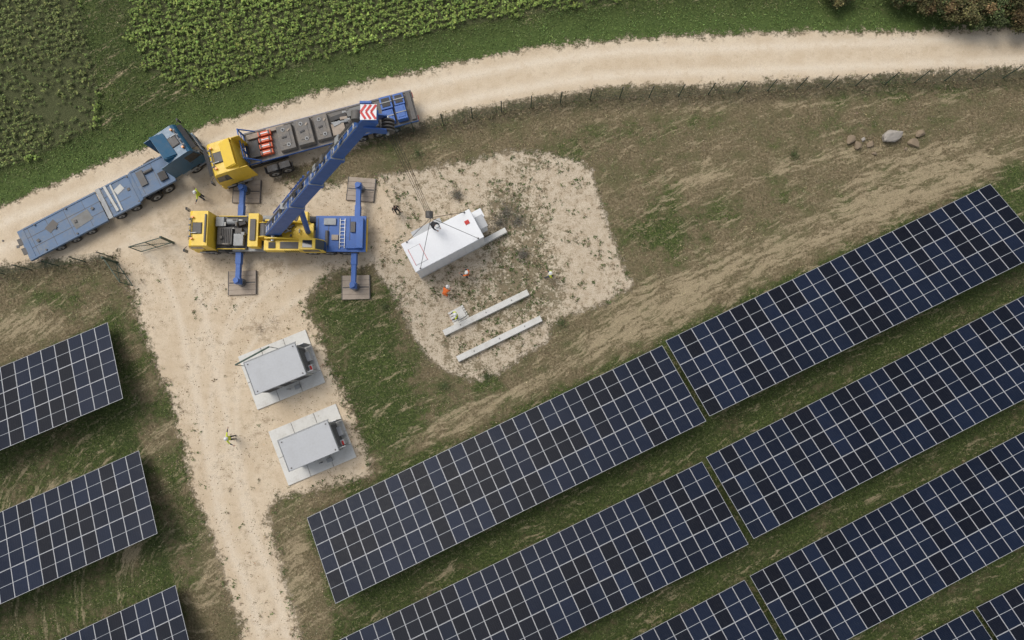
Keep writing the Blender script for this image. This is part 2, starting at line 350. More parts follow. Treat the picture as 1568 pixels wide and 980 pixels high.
def weeds():
    n=60000
    x=rng.uniform(-30,12,n); y=rng.uniform(-22,20,n); m=masks(x,y)
    w=m['weed']+(fbm(x,y,.7,31)-.5)*1.3+(fbm(x,y,2.5,33)-.5)*1.5
    k=(m['pad']<.4)&(w>.48)&(m['road']>.3)&(rng.random(n)<.6)
    k2=(np.abs(m['road'])<.6)&(m['onlyroad']>.5)&(fbm(x,y,1.3,40)>.50)&(rng.random(n)<.4)
    k3=(m['road']<-.6)&(m['onlyroad']>1)&(fbm(x,y,1.1,44)>.66)&(rng.random(n)<.10)
    k|=k2|k3
    x=x[k];y=y[k]; n=len(x); K=7
    g=rng.random(n)[:,None]<.6
    C=np.where(g,np.array([.085,.12,.038]),np.array([.23,.185,.115])); C=rep(C,K)
    s=rep(rng.uniform(.4,1.2,n),K); L=rng.uniform(.07,.18,n*K)*s
    scatter('weeds',rep(x,K)+rng.normal(0,.05,n*K),rep(y,K)+rng.normal(0,.05,n*K),rng.uniform(0,.08,n*K),L,L*.4,rng.uniform(.1,1,n*K),jit(C,.35))
    n=40000
    x=rng.uniform(-32,-8,n); y=rng.uniform(-24,20,n); m=masks(x,y)
    k=(m['road']<0)&(rng.random(n)<np.where(m['onlyroad']>.5,.35,.06)*np.clip((fbm(x,y,.8,51)-.38)*5,0,1))
    x=x[k];y=y[k];n=len(x); L=rng.uniform(.03,.11,n)
    scatter('leaf_litter',x,y,np.full(n,.012),L,L*.7,rng.uniform(0,.25,n),jit(np.tile(np.array([.24,.17,.10]),(n,1)),.35))
weeds()
def shrub(name,px,py,r,h,col,n=650):
    c=P(px,py); a=rng.random(n)*6.28; rr=np.abs(rng.normal(0,.55,n))*r*(.5+.9*vn(np.cos(a)*2,np.sin(a)*2,1.5,px)); z=rng.random(n)*h*(1-(rr/r/1.6)**2).clip(.1,1)
    L=rng.uniform(.07,.18,n)
    V,Fq,C=leaves(name,rr*np.cos(a),rr*np.sin(a),z,L,L*.22,rng.uniform(-.2,1.1,n),jit(np.tile(np.array(col),(n,1)),.4))
    o=npmesh(name,V,Fq,LM,{},{'col':C},False); o.location=(c.x,c.y,0); return o
for px,py,r,h in [(775,325,1.4,.6),(765,342,1.1,.5),(792,338,.9,.4),(700,300,.6,.3),(800,390,.7,.3)]:
    shrub('dry_shrub',px,py,r,h,(.16,.145,.115))
for px,py,r,h in [(680,590,.8,.4),(745,575,.7,.3),(860,495,.8,.4),(590,470,.6,.3),(640,235,.8,.4),(1215,238,.5,.3)]:
    shrub('green_shrub',px,py,r,h,(.09,.11,.045),350)
for px,py,r,h in [(400,503,.7,.10),(420,492,.8,.10)]:
    shrub('brush_pile',px,py,r,h,(.26,.2,.14),70)

# ---------------------------------------------------------------- builder
class B:
    def __init__(s): s.v=[];s.f=[];s.mi=[];s.sm=[];s.mats=[]
    def midx(s,m):
        m=M[m] if isinstance(m,str) else m
        if m not in s.mats: s.mats.append(m)
        return s.mats.index(m)
    def add(s,vs,fs,mat,smooth=False):
        o=len(s.v); s.v+=[tuple(v) for v in vs]; k=s.midx(mat)
        for f in fs: s.f.append([o+i for i in f]); s.mi.append(k); s.sm.append(smooth)
    def box(s,c,d,mat,rz=0,ry=0,rx=0,top=(1,1)):
        R=Matrix.Rotation(rz,3,'Z')@Matrix.Rotation(ry,3,'Y')@Matrix.Rotation(rx,3,'X'); c=Vector(c); vs=[]
        for z in (-.5,.5):
            tx,ty=top if z>0 else (1,1)
            for x,y in ((-.5,-.5),(.5,-.5),(.5,.5),(-.5,.5)):
                vs.append(c+R@Vector((x*d[0]*tx,y*d[1]*ty,z*d[2])))
        s.add(vs,[(3,2,1,0),(4,5,6,7),(0,1,5,4),(1,2,6,5),(2,3,7,6),(3,0,4,7)],mat)
    def cyl(s,a,b,r,mat,n=14,r2=None,smooth=True):
        a=Vector(a);b=Vector(b);r2=r if r2 is None else r2; z=(b-a).normalized(); x=z.orthogonal().normalized(); y=z.cross(x); vs=[]
        for p,q in ((a,r),(b,r2)):
            for i in range(n):
                t=2*math.pi*i/n; vs.append(p+x*q*math.cos(t)+y*q*math.sin(t))
        s.add(vs,[(i,(i+1)%n,n+(i+1)%n,n+i) for i in range(n)],mat,smooth and n>6)
        s.add(vs[:n],[tuple(range(n))[::-1]],mat); s.add(vs[n:],[tuple(range(n))],mat)
    def beam(s,a,b,w,h,mat,w2=None,h2=None,up=(0,0,1)):
        a=Vector(a);b=Vector(b); d=(b-a).normalized(); sd=d.cross(Vector(up))
        if sd.length<1e-4: sd=Vector((0,1,0))
        sd.normalize(); u=sd.cross(d); w2=w2 or w;h2=h2 or h; vs=[]
        for p,ww,hh in ((a,w,h),(b,w2,h2)):
            for i,j in ((-.5,-.5),(.5,-.5),(.5,.5),(-.5,.5)): vs.append(p+sd*i*ww+u*j*hh)
        s.add(vs,[(3,2,1,0),(4,5,6,7),(0,1,5,4),(1,2,6,5),(2,3,7,6),(3,0,4,7)],mat)
    def prism(s,poly,y0,y1,mat):
        n=len(poly); vs=[(x,y0,z) for x,z in poly]+[(x,y1,z) for x,z in poly]
        s.add(vs,[tuple(range(n)),tuple(range(n,2*n))[::-1]]+[(i,i+n,(i+1)%n+n,(i+1)%n) for i in range(n)],mat)
    def ell(s,c,r,mat,nu=14,nv=9,cut=None):
        c=Vector(c); vs=[];fs=[]; lo=-math.pi/2 if cut is None else cut
        for j in range(nv+1):
            ph=lo+(math.pi/2-lo)*j/nv
            for i in range(nu):
                t=2*math.pi*i/nu; vs.append(c+Vector((r[0]*math.cos(ph)*math.cos(t),r[1]*math.cos(ph)*math.sin(t),r[2]*math.sin(ph))))
        for j in range(nv):
            for i in range(nu):
                k=(i+1)%nu; fs.append((j*nu+i,j*nu+k,(j+1)*nu+k,(j+1)*nu+i))
        s.add(vs,fs,mat,True)
    def wheel(s,x,y,r=.5,w=.32,side=1):
        s.cyl((x,y-w/2,r),(x,y+w/2,r),r,'rubber',22)
        s.cyl((x,y+side*w*.35,r),(x,y+side*(w/2+.01),r),r*.55,'grey',16)
        s.cyl((x,y+side*w*.4,r),(x,y+side*(w/2+.07),r),r*.2,'dgrey',10)
    def done(s,name,loc=(0,0,0),rz=0,bevel=.018,parent=None):
        import bmesh
        me=bpy.data.meshes.new(name); me.from_pydata(s.v,[],s.f); me.update()
        for m in s.mats: me.materials.append(m)
        me.polygons.foreach_set('material_index',s.mi); me.polygons.foreach_set('use_smooth',s.sm)
        bm=bmesh.new(); bm.from_mesh(me); bmesh.ops.recalc_face_normals(bm,faces=bm.faces); bm.to_mesh(me); bm.free()
        o=bpy.data.objects.new(name,me); sc.collection.objects.link(o); o.location=loc; o.rotation_euler[2]=rz
        if bevel:
            md=o.modifiers.new('bev','BEVEL'); md.width=bevel; md.segments=2; md.limit_method='ANGLE'; md.angle_limit=math.radians(50)
        if parent: o.parent=parent
        return o
def empty(name,loc,rz):
    e=bpy.data.objects.new(name,None); sc.collection.objects.link(e); e.location=loc; e.rotation_euler[2]=rz; e.empty_display_size=.5; return e

# ---------------------------------------------------------------- truck cab
def cab(b,xf,col,L=2.25,W=2.46,zb=.95,zt=3.3,spoiler=True,visor=True):
    xr=xf-L; zw=zb+.95
    b.prism([(xr,zb),(xf-.02,zb),(xf,zb+.5),(xf,zw),(xf-.26,zt-.32),(xf-.4,zt-.08),(xf-.6,zt),(xr,zt+.04)],-W/2,W/2,col)
    b.box((xf-.28,0,.62),(.72,W,.62),col); b.box((xf+.09,0,.52),(.06,W*.8,.3),'dark')
    b.box((xf+.02,0,zb+.45),(.06,W*.62,.6),'dark')
    for k in range(4): b.box((xf+.055,0,zb+.25+k*.14),(.02,W*.56,.04),'lgrey')
    for s_ in (-1,1):
        b.box((xf+.05,s_*W*.39,.72),(.08,.36,.2),'glass'); b.box((xf+.06,s_*W*.39,.72),(.09,.16,.12),'lgrey')
    a=Vector((xf+.015,0,zw+.03)); c=Vector((xf-.25,0,zt-.36))
    b.beam(a,c,W*.9,.03,'glass',W*.84,up=(1,0,0))
    b.beam(a+Vector((.03,.1,.02)),a+Vector((-.06,.75,.35)),.03,.02,'dark'); b.beam(a+Vector((.03,-.6,.02)),a+Vector((-.06,.0,.35)),.03,.02,'dark')
    for s_ in (-1,1):
        y=s_*W/2
        b.prism([(xf-.12,zw),(xf-.33,zt-.5),(xf-1.15,zt-.45),(xf-1.15,zw-.05)],y-.012,y+.012,'glass')
        b.box((xf-.65,y,zb+.45),(1.15,.02,.9),col); b.box((xf-1.05,y+s_*.02,zb+.75),(.16,.03,.04),'dark')
        b.box((xf-.6,s_*(W/2-.1),.5),(.8,.3,.3),'dark'); b.box((xf-.6,s_*(W/2-.04),.72),(.7,.26,.06),'lgrey')
        b.beam((xf-.15,y,zt-.3),(xf+.12,y+s_*.25,zt-.35),.04,.04,'dark'); b.box((xf+.08,y+s_*.27,zt-.62),(.1,.2,.62),'dark'); b.box((xf+.02,y+s_*.27,zt-.62),(.02,.17,.55),'lgrey')
    if visor:
        b.beam((xf-.22,0,zt-.22),(xf+.1,0,zt-.42),W*.86,.03,'dark')
    b.box((xf-1.0,0,zt+.05),(.6,.75,.07),'dgrey'); b.box((xf-1.0,0,zt+.03),(.7,.85,.06),'dark')
    b.cyl((xf-.65,-.8,zt+.02),(xf-.65,-.8,zt+.2),.08,'amber',10); b.cyl((xf-.65,.8,zt+.02),(xf-.65,.8,zt+.2),.08,'amber',10)
    b.cyl((xf-.5,.35,zt+.1),(xf-1.0,.35,zt+.12),.03,'lgrey',8)
    b.box((xf-.55,0,zt+.1),(.08,1.7,.06),'dgrey')
    for k in range(4): b.cyl((xf-.5,-.65+k*.43,zt+.14),(xf-.42,-.65+k*.43,zt+.14),.07,'grey',12)
    if spoiler:
        b.prism([(xf-1.35,zt+.03),(xf-1.5,zt+.12),(xr+.02,zt+.48),(xr+.02,zt+.03)],-W*.42,-W*.42+.06,col)
        b.prism([(xf-1.35,zt+.03),(xf-1.5,zt+.12),(xr+.02,zt+.48),(xr+.02,zt+.03)],W*.42-.06,W*.42,col)
        b.beam((xf-1.3,0,zt+.1),(xr+.05,0,zt+.48),W*.84-.12,.04,col)
        for s_ in (-1,1): b.box((xr-.3,s_*(W/2-.03),zt-1.1),(.6,.05,2.2),col)
    else: b.box((xf-1.6,0,zt+.09),(.12,W*.8,.1),'dgrey')
def tractor_chassis(b,x0,x1,ax,col='dark'):
    for s_ in (-1,1):
        b.box(((x0+x1)/2,s_*.4,.85),(x0-x1,.1,.28),'dark')
    for x in np.arange(x1+.3,x0,.9): b.box((x,0,.85),(.1,.8,.2),'dark')
    for k,x in enumerate(ax):
        for s_ in (-1,1):
            b.wheel(x,s_*1.07,.5,.33 if k==0 else .5,s_)
            if k>0:
                b.box((x,s_*1.0,1.06),(.8,.52,.04),'dark'); b.box((x+.52,s_*1.0,.9),(.04,.52,.35),'dark',ry=.3); b.box((x-.52,s_*1.0,.9),(.04,.52,.35),'dark',ry=-.3)
    b.cyl((x0-.9,.95,.7),(x0-2.0,.95,.7),.32,'grey',16); b.cyl((x0-.9,-.95,.7),(x0-2.0,-.95,.7),.32,'grey',16)
    b.box((x0-.7,-.7,1.3),(.3,.5,.9),'dgrey')

def pose(front,back):
    d=front-back; return Vector((front.x,front.y,0)),math.atan2(d.y,d.x),math.hypot(d.x,d.y)

# ---- blue tractor + low loader
rp=P(262,218,3.4)
hd=math.radians(36)
fr=Vector((rp.x,rp.y,0))+Vector((math.cos(hd),math.sin(hd),0))*1.15
e=empty('blue_semi_truck',fr,hd)
b=B(); cab(b,0,'teal'); b.done('cab',parent=e)
b=B(); tractor_chassis(b,-.2,-5.6,[-1.25,-3.9,-5.0]); b.box((-4.4,0,1.1),(1.1,.9,.12),'dgrey'); b.cyl((-4.4,0,1.15),(-4.4,0,1.22),.5,'dark',18)
b.box((-2.75,0,1.05),(.7,.8,.12),'grey'); b.done('chassis',parent=e)
fr,rz,Lt=pose(P(262,258,1.1),P(36,377,.95))
e=empty('low_loader_trailer',fr,rz)
b=B(); W=2.55
def deckpan(b,xa,xb,z,mat,W,cross=.55,plank=True,rail=None):
    L=xa-xb; xc=(xa+xb)/2
    b.box((xc,0,z-.06),(L,W-.2,.08),mat)
    for s_ in (-1,1): b.box((xc,s_*(W/2-.06),z-.08),(L,.12,.22),rail or mat); b.box((xc,s_*.45,z-.3),(L,.12,.35),'dark')
    for x in np.arange(xb+.3,xa-.1,cross):
        b.box((x,0,z-.018),(.03,W-.26,.012),'dgrey' if plank else mat)
deckpan(b,0,-2.8,1.35,'bed',2.3,1.3)
deckpan(b,-3.25,-Lt*.44,1.0,'bed',W,1.9)
deckpan(b,-Lt*.46-.25,-Lt+.5,.92,'bed',W,1.5)
for y_ in (-.42,.42):
    b.box((-Lt*.25-1.6,y_,.985),(Lt*.44-3.4,.04,.012),'dgrey'); b.box((-Lt*.73,y_,.905),(Lt*.5,.04,.012),'dgrey')
b.box((-Lt*.62,-.2,.915),(1.5,.9,.012),'tarp',rz=.1); b.box((-Lt*.8,.4,.915),(.9,.6,.012),'dgrey',rz=.4); b.box((-Lt*.34,.5,.995),(.7,.5,.012),'conc',rz=.3)
b.box((-3.0,0,1.12),(.5,2.4,.1),'bed',ry=-.65)
b.box((-Lt*.455,0,1.02),(.34,W+.05,.12),'grey'); b.box((-Lt*.455+.62,.1,1.02),(.2,W-.3,.1),'conc',rz=.06); b.box((-Lt*.455+1.0,0,1.01),(.14,W-.3,.08),'conc')
for k in range(9): b.cyl((-3.3-(k%5)*2.6,(-1)**k*1.1,.95),(-3.3-(k%5)*2.6,(-1)**k*1.1,1.03),.07,'dgrey',8)
b.box((-Lt+.25,0,.8),(.5,W,.26),'bed')
for s_ in (-1,1):
    b.box((-Lt+.02,s_*1.0,.62),(.08,.42,.22),'red'); b.box((-Lt-.0,s_*.4,.9),(.5,.55,.09),'dgrey',ry=.25)
    for x in (-3.9,-5.2,-Lt+4.8,-Lt+3.5,-Lt+2.2): b.wheel(x,s_*1.06,.4,.36,s_)
for k in range(7):
    b.box((-3.6-k*1.55,.15*(-1)**k,.975+.03*(k<2)),(.22,.22,.05),'dgrey',rz=k)
b.cyl((-1.2,.5,1.4),(-1.9,.5,1.4),.12,'dgrey',12); b.box((-.7,-.4,1.44),(.6,.7,.16),'dark'); b.box((-2.2,.2,1.42),(.5,1.2,.1),'dgrey')
b.done('deck',parent=e)

# ---- yellow truck with ballast trailer
rp=P(336,241,3.4)
ax_=(P(380,228,1.3)-P(634,161,1.3)); hd=math.atan2(ax_.y,ax_.x)
fr=Vector((rp.x,rp.y,0))+Vector((math.cos(hd),math.sin(hd),0))*1.1
e=empty('yellow_semi_truck',fr,hd+.04)
b=B(); cab(b,0,'yellow'); b.done('cab',parent=e)
b=B(); tractor_chassis(b,-.2,-5.4,[-1.25,-4.0,-5.0]); b.done('chassis',parent=e)
fr,rz,Lt=pose(P(376,229,1.3),P(635,161,1.3))
e=empty('ballast_trailer',fr,rz)
b=B(); deckpan(b,0,-Lt,1.3,'load',2.5,.9,True)
for s_ in (-1,1):
    b.box((-Lt/2,s_*1.25,1.22),(Lt,.05,.2),'blue')
    for x in (-Lt+4.6,-Lt+3.3,-Lt+2.0): b.wheel(x,s_*1.03,.45,.4,s_)
    b.box((-4,s_*.7,.5),(.12,.12,1.0),'dgrey')
    b.box((-Lt-.02,s_*.95,1.05),(.06,.4,.2),'red')
b.done('deck',parent=e)
b=B()
for y in (-1.15,-.4,.4,1.15): b.box((-.08,y,1.9),(.1,.09,1.25),'blue')
for z in (1.35,1.9,2.5): b.box((-.08,0,z),(.08,2.4,.09),'blue')
b.beam((-.1,1.15,2.5),(-1.0,1.2,1.35),.08,.08,'blue'); b.beam((-.1,-1.15,2.5),(-1.0,-1.2,1.35),.08,.08,'blue')
b.done('headboard',parent=e,bevel=.008)
b=B()
for k in range(4):
    y_=-.75+k*.5
    b.box((-1.75+.05*k,y_,1.48),(1.0,.34,.32),'orange'); b.box((-1.75+.05*k,y_,1.65),(.7,.08,.03),'white')
    for q_ in (-.35,.35): b.box((-1.75+.05*k+q_,y_,1.66),(.12,.3,.05),'dgrey')
b.box((-.75,.3,1.5),(.8,1.3,.34),'dark'); b.box((-.8,-.8,1.42),(.9,.4,.2),'wood')
rr=random.Random(5)
for i,(x,y,w,l,h) in enumerate([(-3.3,.05,2.0,1.25,.4),(-4.75,.0,2.1,1.3,.5),(-6.15,-.05,2.0,1.15,.35)]):
    b.box((x,y,1.32+h/2),(l,w,h),'load',top=(.93,.96)); b.box((x,y+.1,1.33+h),(l*.55,w*.5,.05),'load',rz=.03)
    for s_ in (-1,1):
        b.cyl((x-.1*s_,y+s_*.62,1.3+h),(x-.1*s_,y+s_*.62,1.36+h),.15,'grey',14); b.cyl((x-.1*s_,y+s_*.62,1.36+h),(x-.1*s_,y+s_*.62,1.38+h),.08,'dark',12)
    b.box((x+.1,y,1.37+h),(l*.3,.14,.05),'dark',rz=rr.uniform(-.4,.4)); b.box((x-.3,y-.5,1.35+h),(.25,.12,.06),'wood',rz=rr.uniform(-1,1))
b.box((-2.6,-.95,1.42),(1.4,.28,.2),'wood'); b.box((-7.3,.35,1.4),(1.0,.9,.18),'wood'); b.box((-7.5,-.55,1.42),(1.3,.35,.22),'dark',rz=.08)
b.cyl((-6.9,-.2,1.45),(-8.4,-.05,1.45),.1,'grey',10)
for k in range(14):
    b.box((-7.2-rr.random()*2.6,rr.uniform(-1,1),1.4+.1*rr.random()),(rr.uniform(.2,.8),rr.uniform(.08,.3),rr.uniform(.08,.3)),rr.choice(['wood','dgrey','load','grey','dark','tarp']),rz=rr.uniform(-.3,.3))
b.box((-8.8,.5,1.6),(1.2,.9,.5),'dgrey'); b.box((-8.8,.5,1.87),(1.0,.7,.05),'dark')
b.box((-8.9,-.65,1.45),(1.4,.6,.3),'tarp',rz=.05)
b.box((-10.0,.1,1.5),(.8,1.9,.4),'dark')
for k in range(3): b.box((-9.75-.25*k,.1,1.73),(.05,1.8,.05),'grey')
for k,(x,y,w,l,h) in enumerate([(-11.1,.55,1.0,.85,.5),(-11.15,-.6,1.0,.9,.4),(-12.1,.5,1.1,.8,.55),(-12.15,-.65,.9,.8,.35)]):
    x=x*Lt/13.2
    b.box((x,y,1.32+h/2),(l,w,h),'blue'); b.box((x,y,1.33+h),(l*.7,w*.7,.05),'dark' if k%2 else 'blue'); b.box((x,y,1.36+h),(l+.04,.08,.05),'grey')
b.box((-Lt+.3,0,1.4),(.35,2.3,.2),'dgrey')
b.done('ballast_load',parent=e)

# ---- mobile crane
hook=P(658,330,6.6)
fr,rz,Lc=pose(P(285,351,2.6),P(560,358,1.45))
CR=empty('mobile_crane',fr,rz)
Minv=(Matrix.Translation(fr)@Matrix.Rotation(rz,4,'Z')).inverted()
def toL(p): return Minv@Vector(p)
b=B(); cab(b,0,'yellow',L=1.75,W=2.6,zt=2.95,spoiler=False,visor=False); b.done('cab',parent=CR)
b=B(); W=2.75
for s_ in (-1,1): b.box((-Lc/2-.4,s_*.5,.95),(Lc-.9,.14,.4),'dark')
b.box((-3.0,0,1.35),(2.3,2.5,.5),'dark')
b.box((-2.55,.3,1.72),(1.1,1.3,.3),'dgrey'); b.box((-2.2,-.75,1.8),(.6,.7,.45),'grey'); b.cyl((-3.5,-.8,1.8),(-2.7,-.8,1.8),.22,'grey',14)
b.box((-3.6,.6,1.75),(.7,.9,.35),'grey'); b.box((-3.55,-.1,1.7),(.5,.4,.3),'dgrey')
rr=random.Random(9)
for k in range(16): b.box((-2.1-rr.random()*1.9,rr.uniform(-1.1,1.1),1.7+rr.random()*.3),(rr.uniform(.1,.6),rr.uniform(.06,.3),rr.uniform(.1,.4)),rr.choice(['grey','dark','dgrey','load','conc']),rz=rr.choice([0,0,1.57,.3]))
for k in range(6): b.box((-2.3-k*.13,.3,1.89),(.05,1.1,.04),'dark')
for s_ in (-1,1):
    b.box((-4.6,s_*1.13,1.35),(3.2,.5,.1),'grey'); b.box((-3.0,s_*1.25,1.63),(2.1,.06,.06),'yellow')
    b.box((-2.1,s_*1.2,1.0),(.5,.35,.5),'dgrey')
b.box((-5.4,0,1.3),(2.6,1.9,.3),'dgrey')
b.box((-Lc+1.9,0,1.36),(3.8,W,.14),'blue')
for x in np.arange(-Lc+.4,-Lc+3.7,.8): b.box((x,0,1.44),(.04,W-.3,.02),'dgrey')
b.box((-Lc+1.0,.85,1.52),(.9,.6,.2),'blue'); b.box((-Lc+.4,0,1.62),(.5,2.3,.35),'blue'); b.box((-Lc+2.7,-.9,1.5),(.9,.5,.16),'grey')
b.box((-Lc+.95,-.5,1.5),(.35,.8,.16),'dgrey'); b.box((-Lc+2.3,.3,1.49),(.5,.4,.1),'wood'); b.cyl((-Lc+2.9,-.2,1.55),(-Lc+2.9,.9,1.55),.12,'dgrey',10)
for s_ in (-.18,.18): b.box((-Lc+1.75+s_,.0,1.5),(.05,2.3,.05),'lgrey')
for k in range(8): b.box((-Lc+1.75,-1+k*.28,1.5),(.34,.04,.04),'lgrey')
b.box((-Lc+.03,0,1.0),(.1,2.5,.35),'yellow')
for x in (-1.2,-2.7,-Lc+4.2,-Lc+2.9,-Lc+1.6):
    for s_ in (-1,1):
        b.wheel(x,s_*1.15,.55,.4,s_); b.box((x,s_*1.15,1.2),(1.1,.46,.05),'dark')
b.done('carrier',parent=CR)
b=B()
pads=[(378,293),(371,433),(553,290),(545,440)]
for px_ in pads:
    pl=toL(P(px_[0],px_[1],.15)); sgn=1 if pl.y>0 else -1
    xr=pl.x
    b.beam((xr,sgn*.6,.95),(xr,pl.y-sgn*.1,.95),.34,.38,'blue'); b.beam((xr,sgn*1.0,.95),(xr,sgn*2.3,.95),.42,.46,'blue')
    b.box((xr,pl.y,.95),(.46,.46,.5),'blue'); b.cyl((xr,pl.y,.22),(xr,pl.y,1.35),.13,'lgrey',14); b.cyl((xr,pl.y,1.2),(xr,pl.y,1.45),.2,'blue',14)
    b.cyl((xr,pl.y,.2),(xr,pl.y,.3),.32,'dgrey',18)
    b.box((xr,sgn*1.33,.95),(.6,.16,.62),'dgrey')
b.done('outriggers',parent=CR)
for i,px_ in enumerate(pads):
    pl=P(px_[0],px_[1],.15); b=B(); a_=(-.02,.04,-.08,.03)[i]
    for k in range(5): b.box((0,-.74+k*.372,.1),(2.15,.362,.18),'wood')
    b.box((0,0,.2),(2.0,.1,.03),'dgrey')
    for s_ in (-1,1): b.box((s_*1.06,0,.11),(.06,1.86,.2),'dgrey')
    b.done('outrigger_mat',(pl.x,pl.y,0),a_)
foot=toL(P(418,352,2.6)); tipw=P(563,181,23.0); tip=toL(tipw); hk=toL(hook)
b=B()
tc=toL(P(440,348,1.7))
b.cyl((tc.x,tc.y,1.3),(tc.x,tc.y,1.75),1.05,'dgrey',28)
b.box((tc.x+.1,0,1.88),(4.3,1.3,.22),'yellow')
for s_ in (-1,1): b.prism([(foot.x+.7,1.98),(foot.x+.5,2.9),(foot.x-.4,2.95),(foot.x-2.4,2.2),(foot.x-2.6,1.98)],foot.y+s_*.66-.05,foot.y+s_*.66+.05,'yellow')
b.cyl((foot.x,foot.y-.85,2.6),(foot.x,foot.y+.85,2.6),.14,'lgrey',14)
b.box((tc.x+2.25,0,2.1),(.75,2.5,.85),'yellow'); b.box((tc.x+2.25,0,2.58),(.4,1.6,.12),'dgrey')
b.cyl((tc.x+1.45,-.5,2.35),(tc.x+1.45,.5,2.35),.32,'dgrey',18); b.cyl((tc.x+1.45,-.55,2.35),(tc.x+1.45,-.5,2.35),.42,'yellow',18); b.cyl((tc.x+1.45,.5,2.35),(tc.x+1.45,.55,2.35),.42,'yellow',18)
b.box((tc.x-.1,1.15,2.15),(3.0,.75,.75),'yellow'); b.box((tc.x-.5,1.15,2.55),(1.4,.5,.06),'dgrey'); b.box((tc.x+.8,1.15,2.55),(.5,.45,.08),'dark')
for k in range(7): b.box((tc.x-.1-k*.16,1.54,2.15),(.06,.03,.5),'dark')
b.box((tc.x-.6,-1.1,2.1),(2.2,.7,.5),'yellow')
b.box((tc.x-.2,-1.1,2.4),(.9,.5,.12),'dgrey')
for k in range(12): b.box((tc.x-1.6+rr.random()*2.6,rr.uniform(-.55,.55),2.05+rr.random()*.2),(rr.uniform(.1,.5),rr.uniform(.06,.2),.16),rr.choice(['dark','dgrey','grey']),rz=rr.choice([0,1.57,.4]))
xc=tc.x-2.15
b.prism([(xc+.85,1.75),(xc+.85,3.0),(xc-.35,3.05),(xc-.85,2.5),(xc-.85,1.75)],.72,1.55,'yellow')
b.beam((xc-.34,1.135,3.03),(xc-.86,1.135,2.48),.72,.04,'glass'); b.box((xc+.2,1.135,3.05),(.7,.55,.03),'glass'); b.box((xc-.86,1.135,2.15),(.03,.7,.55),'glass')
b.box((xc,1.56,2.55),(1.2,.02,.6),'glass'); b.box((xc,.71,2.55),(1.2,.02,.6),'glass')
b.done('superstructure',parent=CR)
b=B(); A=Vector((foot.x,foot.y,2.6)); T=Vector((tip.x,tip.y,23.0)); dv=T-A; Ln=dv.length; d=dv.normalized()
up=Vector((0,0,1)); sd=d.cross(up).normalized(); uu=sd.cross(d)
secs=[(-.03,.36,.86,.94),(.34,.58,.72,.80),(.56,.78,.60,.68),(.76,.985,.48,.56)]
for s0,s1,w,h in secs:
    b.beam(A+dv*s0,A+dv*s1,w,h,'blue')
    e1=A+dv*s1; b.beam(e1-d*.28,e1+d*.04,w+.09,h+.09,'blue'); b.beam(e1-d*.02,e1+d*.06,w+.02,h+.02,'grey')
    for q in (-.36,.36): b.beam(A+dv*s0+uu*(h/2+.02)+sd*w*q,A+dv*s1+uu*(h/2+.02)+sd*w*q,.05,.05,'grey')
    nrib=int((s1-s0)*Ln/.8)
    for i in range(1,nrib):
        c=A+dv*(s0+(s1-s0)*i/nrib); b.beam(c+uu*(h/2+.012)-sd*w*.33,c+uu*(h/2+.012)+sd*w*.33,.07,.03,'conc' if i%3 else 'dgrey')
jo=sd*(-.70)
ja=A+dv*.06+jo; jb=A+dv*.48+jo
for p,q in [(.2,.25),(-.2,.25),(.2,-.25),(-.2,-.25)]: b.cyl(ja+sd*p+uu*q,jb+sd*p*.7+uu*q*.7,.035,'blue',8)
for i in range(13):
    f0=i/13;f1=(i+1)/13; p0=ja+(jb-ja)*f0;p1=ja+(jb-ja)*f1
    b.cyl(p0+sd*.18+uu*.23,p1-sd*.18+uu*.23,.022,'blue',6); b.cyl(p0+sd*.18+uu*.23,p1+sd*.18-uu*.23,.02,'blue',6); b.cyl(p0-sd*.18+uu*.23,p1-sd*.18-uu*.23,.02,'blue',6)
for q,r in ((-.08,.018),(.08,.018),(0,.03)): b.cyl(A+dv*.05+uu*.65+sd*q,T+uu*.5+sd*q,r,'dgrey',6)
for q_ in (.12,.24,.42,.5,.65,.72,.85): b.beam(A+dv*q_+uu*.52,A+dv*(q_+.025)+uu*.52,.34,.1,'grey' if int(q_*100)%2 else 'dgrey')
b.box(A+dv*.30+uu*.55,(.4,.4,.16),'grey')
b.cyl(Vector((foot.x-2.4,foot.y,1.95)),A+dv*.30-uu*.5,.19,'blue',16); b.cyl(A+dv*.16-uu*.9,A+dv*.31-uu*.48,.12,'lgrey',14)
hs=Vector((hk.x,hk.y,22.3))
for s_ in (-1,1): b.beam(T-d*.5+sd*s_*.33,hs+sd*s_*.33+Vector((0,0,.2)),.07,.55,'blue')
b.beam(T-d*.3,T+d*.35,.62,.75,'blue')
for q in (-.24,-.08,.08,.24): b.cyl(hs+sd*(q-.035),hs+sd*(q+.035),.3,'dgrey',20)
b.cyl(hs-sd*.42,hs+sd*.42,.07,'lgrey',10)
b.cyl(T+uu*.5-sd*.2,T+uu*.5+sd*.2,.24,'dgrey',18)
b.box(T+Vector((-.05,-.42,.5)),(.5,.1,.5),'blue')
b.done('boom',parent=CR)
b=B(); pc=T+d*.35
b.box(pc+Vector((.0,0,.35)),(.7,.7,.04),'white')
for i in (-.22,.0,.22):
    b.box(pc+Vector((i,.16,.378)),(.10,.38,.012),'red',rz=.6); b.box(pc+Vector((i,-.16,.378)),(.10,.38,.012),'red',rz=-.6)
b.done('warning_plate',parent=CR,bevel=0)
b=B()
for q in (-.12,.12):
    for r_ in (-.14,.14): b.cyl((hk.x+r_,hk.y+q,22.2),(hk.x+r_*.8,hk.y+q,7.0),.013,'dark',6)
b.box((hk.x,hk.y,6.75),(.45,.3,.5),'dark'); b.cyl((hk.x,hk.y-.2,6.85),(hk.x,hk.y+.2,6.85),.26,'dgrey',16); b.box((hk.x,hk.y,6.6),(.47,.32,.12),'yellow')
